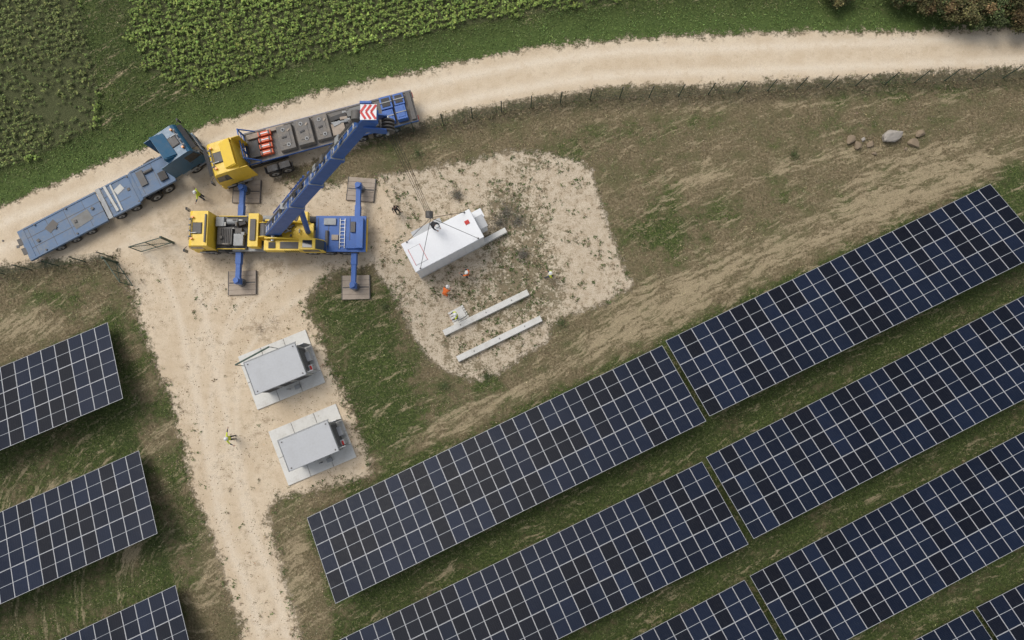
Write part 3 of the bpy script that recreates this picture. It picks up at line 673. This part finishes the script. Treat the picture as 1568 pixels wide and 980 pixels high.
b.cyl((hk.x,hk.y,6.5),(hk.x,hk.y,6.2),.05,'dark',8)
for i in range(8):
    t0=-1.2+i*.5;t1=t0+.5
    b.cyl((hk.x+.14*math.cos(t0+1.9),hk.y,6.08+.14*math.sin(t0+1.9)),(hk.x+.14*math.cos(t1+1.9),hk.y,6.08+.14*math.sin(t1+1.9)),.04,'dark',8)
c4=[P(612,373,2.9),P(718,321,2.9),P(742,361,2.9),P(638,418,2.9)]
cen=sum(c4,Vector())/4; ul=(c4[1]-c4[0])+(c4[2]-c4[3]); ka=math.atan2(ul.y,ul.x); KL=((c4[1]-c4[0]).length+(c4[2]-c4[3]).length)/2; KW=((c4[3]-c4[0]).length+(c4[2]-c4[1]).length)/2
KR=Matrix.Translation((cen.x,cen.y,0))@Matrix.Rotation(ka,4,'Z')
for sx_,sy_ in ((-1,-1),(-1,1),(1,-1),(1,1)):
    p=toL(KR@Vector((sx_*KL*.42,sy_*KW*.46,2.95))); b.cyl((hk.x,hk.y,6.0),p,.018,'black',6)
b.done('hook_block_and_slings',parent=CR,bevel=0)
K=empty('white_transformer_kiosk',(cen.x,cen.y,0),ka)
b=B(); b.box((0,0,1.5),(KL-.12,KW-.12,2.6),'white'); b.box((0,0,.12),(KL-.05,KW-.05,.22),'conc')
for x in np.arange(-KL/2+.6,KL/2-.3,.62): b.box((x,-KW/2+.05,1.45),(.5,.03,2.3),'white')
b.box((KL/2-.05,0,1.4),(.04,1.6,2.1),'lgrey'); b.box((-KL/2+.05,0,1.4),(.04,1.3,2.1),'white')
for k in range(9): b.box((-KL/2+.02,0,.9+k*.12),(.03,1.1,.04),'lgrey')
b.done('walls',parent=K)
b=B(); b.box((0,0,2.86),(KL,KW,.12),'white',top=(.99,.98)); b.box((-KL/2+.75,-.1,2.925),(.9,1.3,.025),'white')
for x in (-.47,.47): b.box((-KL/2+.75+x,-.1,2.93),(.03,1.35,.03),'red')
for y in (-.66,.66): b.box((-KL/2+.75,-.1+y,2.93),(.95,.02,.03),'grey')
b.box((KL/2-.62,.35,2.94),(.34,.3,.05),'red')
for sx_,sy_ in ((-1,-1),(-1,1),(1,-1),(1,1)): b.cyl((sx_*KL*.42,sy_*KW*.46,2.9),(sx_*KL*.42,sy_*KW*.46,3.0),.06,'dgrey',10)
b.done('roof',parent=K)
b=B(); b.box((KL/2+.42,.75,1.9),(.8,.7,.16),'white'); b.box((KL/2+.35,.1,1.3),(.6,.9,1.6),'white'); b.box((KL/2+.35,.1,2.12),(.7,1.0,.05),'roofg'); b.box((KL/2+.6,-KW/2+.25,.3),(2.6,.4,.42),'lconc')
b.box((-.6,KW/2+.3,1.3),(2.3,.5,1.9),'roofg'); b.box((-.6,KW/2+.3,2.28),(2.4,.6,.06),'roofg')
b.done('attachments',parent=K)

# ---- existing stations on pads
def station(padc,roofc):
    c=[P(*q,.12) for q in padc]; pc=sum(c,Vector())/4; u=(c[1]-c[0])+(c[2]-c[3]); a=math.atan2(u.y,u.x); L=u.length/2; Wd=((c[3]-c[0])+(c[2]-c[1])).length/2
    r=[P(*q,2.5) for q in roofc]; rc=sum(r,Vector())/4; RL=((r[1]-r[0])+(r[2]-r[3])).length/2; RW=((r[3]-r[0])+(r[2]-r[1])).length/2
    E=empty('transformer_substation',(pc.x,pc.y,0),a); R=Matrix.Rotation(-a,3,'Z'); o=R@Vector((rc.x-pc.x,rc.y-pc.y,0))
    b=B(); nx_=3; ny_=2
    for i in range(nx_):
        for j in range(ny_):
            b.box((-L/2+L*(i+.5)/nx_,-Wd/2+Wd*(j+.5)/ny_,.06),(L/nx_-.03,Wd/ny_-.03,.14),'lconc')
    b.done('concrete_slab',parent=E)
    b=B(); b.box((o.x,o.y,1.25),(RL-.25,RW-.25,2.3),'conc')
    for s_ in (-1,1):
        for k in range(3):
            b.box((o.x-RL*.3+k*RL*.3,o.y+s_*(RW/2-.1),1.2),(RL*.26,.06,1.9),'grey')
            for z in range(8): b.box((o.x-RL*.3+k*RL*.3,o.y+s_*(RW/2-.06),.6+z*.17),(RL*.2,.04,.05),'dgrey')
    b.box((o.x+RL/2-.1,o.y,1.2),(.06,RW*.8,1.9),'grey')
    for z in range(8): b.box((o.x+RL/2-.06,o.y,.5+z*.2),(.04,RW*.7,.05),'dgrey')
    b.box((o.x+RL/2+.22,o.y+RW*.42,1.2),(.55,.05,1.95),'lgrey'); b.box((o.x+RL/2+.2,o.y-RW*.42,1.2),(.5,.05,1.95),'roofg')
    b.box((o.x+RL/2+.12,o.y-RW*.28,.8),(.3,.4,1.0),'roofg'); b.box((o.x+RL/2+.1,o.y+.2,.5),(.35,.7,.8),'roofg')
    b.box((o.x+RL/2+.14,o.y-RW*.30,1.32),(.14,.32,.03),'red')
    b.done('walls',parent=E)
    b=B(); b.box((o.x,o.y,2.45),(RL,RW,.14),'roofg',top=(.985,.98)); b.box((o.x,o.y+RW/2+.045,2.42),(RL+.1,.08,.1),'grey'); b.box((o.x-RL/2-.035,o.y,2.42),(.06,RW,.1),'grey')
    for sx_,sy_ in ((-1,-1),(-1,1),(1,-1),(1,1)): b.cyl((o.x+sx_*RL*.44,o.y+sy_*RW*.42,2.5),(o.x+sx_*RL*.44,o.y+sy_*RW*.42,2.56),.05,'dgrey',8)
    b.cyl((o.x-.2,o.y-RW/2-.25,.13),(o.x-.2,o.y-RW/2-.25,.9),.05,'grey',8); b.box((o.x+.4,o.y-RW/2-.3,.25),(.4,.3,.24),'grey')
    b.done('roof',parent=E)
station([(362,546),(468,505),(498,585),(396,628)],[(371,556),(451,526),(471,574),(393,603)])
station([(411,660),(515,618),(545,700),(441,745)],[(424,674),(501,646),(521,690),(444,722)])
a=P(360,559,1.9);c=P(412,531,1.9); b=B(); b.beam((0,0,0),tuple(c-a),.12,.08,'green'); b.beam((0,0,-1.8),(0,0,0),.05,.05,'green'); b.beam(tuple(c-a+Vector((0,0,-1.8))),tuple(c-a),.05,.05,'green'); b.done('cable_rail',a)
for (p,q,w) in (((679,510),(809,447),.5),((700,550),(829,487),.5)):
    a=P(*p,.4);c=P(*q,.4); b=B(); L=(c-a).length
    b.box((L/2,0,.2),(L,w,.38),'lconc',top=(.995,.92))
    for k in range(3): b.cyl((L*(.2+.3*k),0,.38),(L*(.2+.3*k),0,.45),.04,'dgrey',8)
    b.done('concrete_beam',(a.x,a.y,0),math.atan2(c.y-a.y,c.x-a.x))
a=P(703,484,.1); b=B()
for k in range(6): b.box((0,-.55+k*.22,.12),(1.3,.17,.03),'lconc')
for k in (-1,0,1): b.box((k*.55,0,.055),(.1,1.25,.1),'wood')
b.box((.1,.1,.2),(.8,.7,.13),'lconc'); b.done('pallet',(a.x,a.y,0),.5)

# ---------------------------------------------------------------- solar tables
def panelmat():
    m,nt,b=newmat('solar_glass'); n=N(nt); uv=n.node('ShaderNodeUVMap').outputs[0]; sx=n.node('ShaderNodeSeparateXYZ'); n.put(sx.inputs[0],uv); r=n.attr('col',True); u,v=sx.outputs[0],sx.outputs[1]
    def line(t,k,w):
        f=n.math('FRACT',n.mul(t,k)); return n.math('LESS_THAN',n.math('MINIMUM',f,n.math('SUBTRACT',1.0,f)),w)
    cl=n.math('MAXIMUM',line(u,6,.022),line(v,20,.03)); col=n.mix(n.mul(cl,.2),r,(.10,.125,.17))
    mid=n.math('LESS_THAN',n.math('ABSOLUTE',n.add(v,-.5)),.0072); col=n.mix(mid,col,(.42,.44,.46))
    n1=n.noise(n.pos(),.35,3); n3=n.noise(n.pos(),5,4,.7); col=n.mix(n.ss(n3,.4,.8,0,.03),col,(.2,.19,.18)); col=n.mix(n.ss(n1,.4,.7,0,.3),col,(.005,.008,.016))
    n.put(b.inputs['Base Color'],col); n.put(b.inputs['Roughness'],n.ss(n3,.3,.7,.28,.42)); b.inputs['Specular IOR Level'].default_value=.09
    return m
PM=panelmat(); M['frame']=paint('silver_frame',(.43,.44,.46),.5,metal=.1,dirt=.1)
def table(p0,p1,n,name='solar_panel_array',tilt=15,from_end=False):
    a=P(*p0,.8);c=P(*p1,.8); u=(c-a)
    org=c if from_end else a
    rz=math.atan2(u.y,u.x); pw=1.065 if not n else u.length/n
    if not n: n=int(u.length/pw)
    n0=(-n if from_end else 0)
    t=math.radians(tilt); cy,cz=-math.cos(t),math.sin(t); mh=2.12
    V=[];Fc=[];mi=[];UV=[];C=[]
    T_=.035; fw=.023; gap=.012
    def pt(x,s,k): return (x,cy*s+k*math.sin(t),.8+cz*s+k*math.cos(t))
    for i in range(n):
        for j in range(3):
            xa=(n0+i)*pw+gap/2; xb=xa+pw-gap; sa=j*(mh+.012); sb=sa+mh
            jk=random.uniform(-.012,.012)
            o=len(V)
            V+= [pt(xa,sa,jk),pt(xb,sa,0),pt(xb,sb,jk),pt(xa,sb,0),pt(xa,sa,T_+jk),pt(xb,sa,T_),pt(xb,sb,T_+jk),pt(xa,sb,T_),
                 pt(xa+fw,sa+fw,T_+jk),pt(xb-fw,sa+fw,T_),pt(xb-fw,sb-fw,T_+jk),pt(xa+fw,sb-fw,T_)]
            fs=[((0,1,5,4),0),((1,2,6,5),0),((2,3,7,6),0),((3,0,4,7),0),((4,5,9,8),0),((5,6,10,9),0),((6,7,11,10),0),((7,4,8,11),0),((8,9,10,11),1),((3,2,1,0),2)]
            dk=random.random(); g=(.7+.6*dk); base=np.array([.0065,.0115,.027])*g
            if random.random()<.3: base=np.array([.0045,.006,.012])*random.uniform(.8,1.2)
            C+=[tuple(base)]*12
            for f,k in fs:
                Fc.append([o+q for q in f]); mi.append(k); UV+=[(0,0),(1,0),(1,1),(0,1)]
    me=bpy.data.meshes.new(name); me.from_pydata(V,[],Fc); me.update()
    me.materials.append(M['frame']);me.materials.append(PM);me.materials.append(M['dark']); me.polygons.foreach_set('material_index',mi)
    ul=me.uv_layers.new(name='UVMap'); ul.data.foreach_set('uv',np.array(UV,np.float32).ravel())
    at_=me.attributes.new('col','FLOAT_COLOR','POINT'); at_.data.foreach_set('color',np.hstack([np.array(C),np.ones((len(C),1))]).astype(np.float32).ravel())
    E=empty(name,(org.x,org.y,0),rz)
    o=bpy.data.objects.new('modules',me); sc.collection.objects.link(o); o.parent=E
    b=B(); xs0=n0*pw; L=n*pw
    for x in np.arange(xs0+1.0,xs0+L-.3,3.2):
        y1=cy*1.3;y2=cy*5.0
        b.box((x,y1,(.8+cz*1.3)/2-.05),(.12,.12,.8+cz*1.3-.1),'grey'); b.box((x,y2,(.8+cz*5)/2-.05),(.12,.12,.8+cz*5-.1),'grey')
        b.beam((x,cy*.3,.8+cz*.3-.14),(x,cy*6.1,.8+cz*6.1-.14),.08,.1,'grey')
    for s in (.5,1.6,2.6,3.7,4.8,5.9): b.beam((xs0+.05,cy*s,.8+cz*s-.065),(xs0+L-.05,cy*s,.8+cz*s-.065),.06,.07,'grey')
    b.done('substructure',parent=E,bevel=0)
table((470,793),(1014,529),28)
table((1019,522),(1516,282),26)
table((300,1088),(1075,707),0,from_end=True)
table((1081,700),(1640,416),0)
table((700,1120),(1140,888),0,from_end=True)
table((1148,882),(1700,592),0)
table((1200,1085),(1489,934),0,from_end=True)
table((1495,930),(1750,800),0)
table((-120,613),(165,494),0,from_end=True)
table((-120,838),(213,690),0,from_end=True)
table((-100,1070),(269,896),0,from_end=True)
table((1250,1235),(1700,1010),0)

# ---------------------------------------------------------------- fences
def fence(name,pts,step=2.4,h=1.9):
    L=np.array(pts); o=L[0]; b=B()
    d=np.hypot(*np.diff(L,axis=0).T); cum=np.concatenate([[0],np.cumsum(d)]); n=int(cum[-1]/step)+1
    T=np.linspace(0,cum[-1],n+1); X_=np.interp(T,cum,L[:,0])-o[0]; Y_=np.interp(T,cum,L[:,1])-o[1]
    for x,y in zip(X_,Y_): b.cyl((x,y,0),(x,y,h+.08),.04,'green',8); b.cyl((x,y,h+.08),(x,y,h+.1),.05,'dark',8)
    for i in range(n):
        for z in np.linspace(.06,h,8): b.cyl((X_[i],Y_[i],z),(X_[i+1],Y_[i+1],z),.006,'green',3)
        for k in range(1,12):
            f=k/12; x=X_[i]*(1-f)+X_[i+1]*f;y=Y_[i]*(1-f)+Y_[i+1]*f; b.cyl((x,y,.05),(x,y,h),.005,'green',3)
    b.done(name,(o[0],o[1],0),0,bevel=0)
fence('wire_fence',catmull(FEN,4)); fence('wire_fence',catmull(FENL,4))
def gate(p,q):
    a=P(*p);c=P(*q); L=(c-a).length; b=B(); h=1.9
    b.box((0,0,h/2+.05),(.14,.14,h+.2),'green'); b.box((L/2,0,.15),(L,.06,.06),'green'); b.box((L/2,0,h),(L,.06,.06),'green'); b.box((L,0,h/2+.07),(.06,.06,h-.1),'green'); b.box((L/2,0,h/2),(.05,.05,h-.1),'green')
    b.beam((.05,0,.2),(L,0,h-.05),.04,.04,'green')
    for k in range(1,int(L/.11)): b.cyl((k*.11,0,.15),(k*.11,0,h),.009,'green',5)
    for z in np.linspace(.3,h-.1,8): b.cyl((0,0,z),(L,0,z),.007,'green',4)
    b.done('metal_gate',(a.x,a.y,0),math.atan2(c.y-a.y,c.x-a.x),bevel=.005)
gate((266,372),(218,386)); gate((180,402),(205,438))
# ---------------------------------------------------------------- rocks
import bmesh
def rock(px,py,r,mat,seed,rot,asp=.75):
    bm=bmesh.new(); bmesh.ops.create_icosphere(bm,subdivisions=3,radius=1); rr=random.Random(seed)
    dirs=[Vector((rr.gauss(0,1),rr.gauss(0,1),rr.gauss(0,.7))).normalized() for _ in range(13)]; ds=[rr.uniform(.5,.88) for _ in dirs]
    for v in bm.verts:
        k=1.0
        for d_,q in zip(dirs,ds):
            t=v.co.normalized().dot(d_)
            if t>.05: k=min(k,q/t)
        v.co=v.co*k*(1+rr.uniform(-.03,.03)); v.co.x*=r; v.co.y*=r*asp; v.co.z*=r*.5
    me=bpy.data.meshes.new('rock'); bm.to_mesh(me); bm.free(); me.materials.append(M[mat]); c=P(px,py)
    o=bpy.data.objects.new('boulder',me); sc.collection.objects.link(o); o.location=(c.x,c.y,r*.22); o.rotation_euler[2]=rot
rock(1362,209,1.05,'rock',12,.45,.62); rock(1301,215,.5,'rockb',2,.4); rock(1312,223,.42,'rockb',3,2.); rock(1332,221,.38,'rockb',4,1.); rock(1397,220,.58,'rockb',5,2.4); rock(1407,205,.46,'rockb',6,.2); rock(1338,235,.25,'rockb',7,0); rock(1321,214,.25,'rock',8,1); rock(1386,228,.2,'rockb',9,1)

# ---------------------------------------------------------------- trees
def tree(px,py,h,r,seed,cols):
    rs=np.random.default_rng(seed); c=P(px,py,h*.75); b=B()
    b.cyl((0,0,-.05),(0.1,0,h*.45),.2,'bark',10,.13); cl=[]
    for i in range(26):
        a=rs.random()*6.28; q=r*np.sqrt(rs.random())*.95; z=h*(.45+.5*rs.random()*(1-.5*(q/r)**2)); p=Vector((q*math.cos(a),q*math.sin(a),z)); cl.append((p,r*rs.uniform(.18,.34),rs.uniform(.55,1.25)))
        if i<12: b.cyl((0.05,0,h*(.25+.18*rs.random())),p,.06,'bark',6,.02)
    tr=b.done('trunk',(0,0,0),0,bevel=0)
    E=empty('deciduous_tree',(c.x,c.y,0),0); tr.parent=E
    Xs=[];Cs=[]
    for p,cr,br in cl:
        n=620; v=rs.normal(0,1,(n,3)); v/=np.linalg.norm(v,axis=1)[:,None]; rad=cr*rs.random(n)**.4*(1+.3*rs.normal(0,1,n)); v*=rad[:,None]; v[:,2]*=.75
        Xs.append(v+np.array(p)); col=np.array(cols[int(rs.random()*len(cols))])*br; Cs.append(col*np.ones((n,1)))
    Xs=np.vstack(Xs);Cs=jit(np.vstack(Cs),.3); n=len(Xs); L=rng.uniform(.1,.2,n)
    V,Fq,C=leaves('l',Xs[:,0],Xs[:,1],Xs[:,2],L,L*.7,rng.uniform(-.9,.6,n),Cs)
    o=npmesh('crown',V,Fq,LM,{},{'col':C},False); o.parent=E
tc1=[(.12,.11,.045),(.17,.12,.055),(.085,.105,.04)]
for i,(px,py,h,r) in enumerate([(1390,-24,2.2,1.4),(1432,-12,2.5,1.6),(1478,-4,2.7,1.8),(1522,0,2.8,1.8),(1568,2,2.9,1.9),(1630,-8,3.2,2.2),(1500,-45,3.4,2.1),(1570,-50,3.8,2.3),(1290,-18,1.8,1.1),(1700,-30,4.,2.5)]): tree(px,py,h,r,100+i,tc1)

# ---------------------------------------------------------------- people
def person(px,py,head,top,pants,pose='stand',hat='helmet',z=0.0):
    J={'pel':(0,0,.96),'sp':(0.0,0,1.14),'ch':(0,0,1.36),'nk':(0,0,1.50),'hd':(.01,0,1.58)}
    for s,k in ((1,'L'),(-1,'R')):
        J['sh'+k]=(0,s*.19,1.42);J['el'+k]=(-.03,s*.25,1.14);J['wr'+k]=(.08,s*.26,.90)
        J['hp'+k]=(0,s*.10,.90);J['kn'+k]=(.03,s*.11,.50);J['an'+k]=(0,s*.12,.09);J['to'+k]=(.17,s*.14,.045)
    if pose=='walk': J['knL']=(.2,.1,.52);J['anL']=(.28,.11,.11);J['toL']=(.44,.12,.05);J['knR']=(-.02,-.1,.48);J['anR']=(-.26,-.11,.14);J['toR']=(-.12,-.12,.05);J['elL']=(-.14,.25,1.17);J['wrL']=(-.08,.24,.93);J['elR']=(.1,-.25,1.17);J['wrR']=(.28,-.22,1.02)
    if pose=='reach': J['elL']=(.2,.3,1.32);J['wrL']=(.42,.28,1.45);J['elR']=(.15,-.28,1.2);J['wrR']=(.36,-.2,1.25)
    if pose=='wide': J['elL']=(.05,.46,1.36);J['wrL']=(.15,.70,1.42);J['elR']=(.1,-.40,1.25);J['wrR']=(.25,-.55,1.1)
    if pose=='bend':
        for k,v in (('sp',(.1,0,1.08)),('ch',(.28,0,1.2)),('nk',(.4,0,1.27)),('hd',(.47,0,1.3))): J[k]=v
        for s,k in ((1,'L'),(-1,'R')): J['sh'+k]=(.33,s*.19,1.2);J['el'+k]=(.45,s*.24,.95);J['wr'+k]=(.6,s*.16,.76);J['kn'+k]=(.12,s*.13,.5);J['an'+k]=(0,s*.13,.09)
        J['pel']=(-.05,0,.92)
    names=list(J); idx={k:i for i,k in enumerate(names)}
    E_=[('pel','sp'),('sp','ch'),('ch','nk'),('nk','hd')]
    for k in 'LR': E_+=[('ch','sh'+k),('sh'+k,'el'+k),('el'+k,'wr'+k),('pel','hp'+k),('hp'+k,'kn'+k),('kn'+k,'an'+k),('an'+k,'to'+k)]
    R={'pel':(.15,.12),'sp':(.145,.11),'ch':(.16,.12),'nk':(.06,.06),'hd':(.055,.055)}
    for k in 'LR': R.update({'sh'+k:(.075,.075),'el'+k:(.052,.052),'wr'+k:(.035,.035),'hp'+k:(.095,.095),'kn'+k:(.068,.068),'an'+k:(.05,.05),'to'+k:(.045,.035)})
    me=bpy.data.meshes.new('sk'); me.from_pydata([J[k] for k in names],[(idx[a],idx[b_]) for a,b_ in E_],[]); o=bpy.data.objects.new('sk',me); sc.collection.objects.link(o)
    md=o.modifiers.new('s','SKIN'); sv=me.skin_vertices[0].data
    for k in names: sv[idx[k]].radius=R[k]; sv[idx[k]].use_root=(k=='pel')
    o.modifiers.new('u','SUBSURF').levels=1
    dg=bpy.context.evaluated_depsgraph_get(); ev=o.evaluated_get(dg); m2=bpy.data.meshes.new_from_object(ev)
    vs=[v.co.copy() for v in m2.vertices]; fs=[tuple(p.vertices) for p in m2.polygons]
    bpy.data.objects.remove(o)
    b=B()
    def segd(p,a,c):
        a=Vector(a);c=Vector(c);t=max(0,min(1,(p-a).dot(c-a)/(c-a).length_squared)); return (p-a-(c-a)*t).length
    groups={}
    for f in fs:
        p=sum((vs[i] for i in f),Vector())/len(f); best=min(((segd(p,J[a],J[c]),a,c) for a,c in E_),key=lambda q:q[0])
        a,c=best[1],best[2]
        if c[:2] in('kn','an'): mt=pants
        elif c[:2]=='to': mt='dark'
        elif c[:2]=='hp' or a=='pel' and p.z<1.0: mt=pants
        elif c=='hd' : mt='skin'
        elif c[:2]=='wr': mt='navy' if top!='black' else 'black'
        else: mt=top
        groups.setdefault(mt,[]).append(f)
    for mt,g in groups.items(): b.add(vs,g,mt,True)
    hd=Vector(J['hd'])+(Vector((0.02,0,.11)) if pose!='bend' else Vector((.1,0,.06)))
    b.ell(hd,(.095,.078,.118),'skin'); b.cyl(hd+Vector((.09,0,.0)),hd+Vector((.118,0,-.025)),.012,'skin',6,.018)
    for s in (-1,1): b.ell(hd+Vector((.086,s*.03,.02)),(.012,.014,.009),'dark',8,5); b.ell(hd+Vector((-.005,s*.08,0)),(.022,.01,.032),'skin',8,5)
    b.box(hd+Vector((.088,0,-.055)),(.008,.045,.01),'red')
    b.ell(hd+Vector((-.012,0,.02)),(.1,.086,.112),'hair',14,6,cut=-.1)
    if hat: b.ell(hd+Vector((0,0,.035)),(.135,.118,.125),hat,16,6,cut=0); b.cyl(hd+Vector((.02,0,.03)),hd+Vector((.03,0,.045)),.15,hat,18); b.box(hd+Vector((0,0,.155)),(.2,.03,.02),hat)
    for k,s in (('L',1),('R',-1)):
        w=Vector(J['wr'+k]);e_=Vector(J['el'+k]); d_=(w-e_).normalized(); sx_=d_.cross(Vector((1,0,.2))).normalized(); nz=sx_.cross(d_)
        b.beam(w,w+d_*.1,.045,.03,'skin',.085,.028,up=nz)
        for q,l in ((-.032,.068),(-.011,.078),(.011,.073),(.032,.058)):
            p0=w+d_*.095+sx_*q; p1=p0+d_*l*.55+nz*.008; p2=p1+d_*l*.4+nz*.028; b.cyl(p0,p1,.0095,'skin',6,.009); b.cyl(p1,p2,.009,'skin',6,.007)
        t0=w+d_*.035+sx_*.04; b.cyl(t0,t0+d_*.04+sx_*.028,.011,'skin',6); b.cyl(t0+d_*.04+sx_*.028,t0+d_*.075+sx_*.03+nz*.01,.01,'skin',6,.008)
    g=P(px,py,z+1.0); return b.done('construction_worker',(g.x,g.y,z),math.radians(head),bevel=0)
person(606,320,-60,'black','black','stand',None)
person(661,341,-40,'black','black','bend','helmet',z=2.94)
person(716,420,150,'hio','navy','reach','helmet')
person(680,450,60,'hio','hio','bend','helmet')
person(699,483,200,'hiy','navy','reach','helmet',z=.26)
person(843,421,170,'hiy','navy','walk','helmet')
person(305,298,190,'hiy','navy','wide','helmet')
person(351,671,10,'hiy','black','wide','helmet')

# ---------------------------------------------------------------- light, world, camera
el=math.radians(55); azv=Vector((-.75,.66,0)).normalized()
w=bpy.data.worlds.new('World'); sc.world=w; w.use_nodes=True; nt=w.node_tree; bg=nt.nodes['Background']
sky=nt.nodes.new('ShaderNodeTexSky'); sky.sky_type='NISHITA'; sky.sun_disc=False; sky.sun_elevation=el; sky.sun_rotation=math.atan2(azv.x,azv.y); sky.dust_density=3; sky.air_density=1
hs_=nt.nodes.new('ShaderNodeHueSaturation'); hs_.inputs['Saturation'].default_value=.35
nt.links.new(sky.outputs[0],hs_.inputs['Color']); nt.links.new(hs_.outputs[0],bg.inputs[0]); bg.inputs[1].default_value=.15
ld=bpy.data.lights.new('sun','SUN'); ld.energy=1.5; ld.angle=math.radians(34); ld.color=(1,.95,.88); lo=bpy.data.objects.new('sun',ld); sc.collection.objects.link(lo)
dirv=-(azv*math.cos(el)+Vector((0,0,math.sin(el)))); lo.rotation_euler=dirv.to_track_quat('-Z','Y').to_euler()
cd=bpy.data.cameras.new('camera'); cd.lens=24; cd.sensor_width=36; cd.clip_end=4000; co=bpy.data.objects.new('camera',cd); sc.collection.objects.link(co); co.location=(0,0,H); co.rotation_euler=(TH,0,0); sc.camera=co
sc.view_settings.view_transform='Standard'; sc.view_settings.look='None'; sc.view_settings.exposure=0
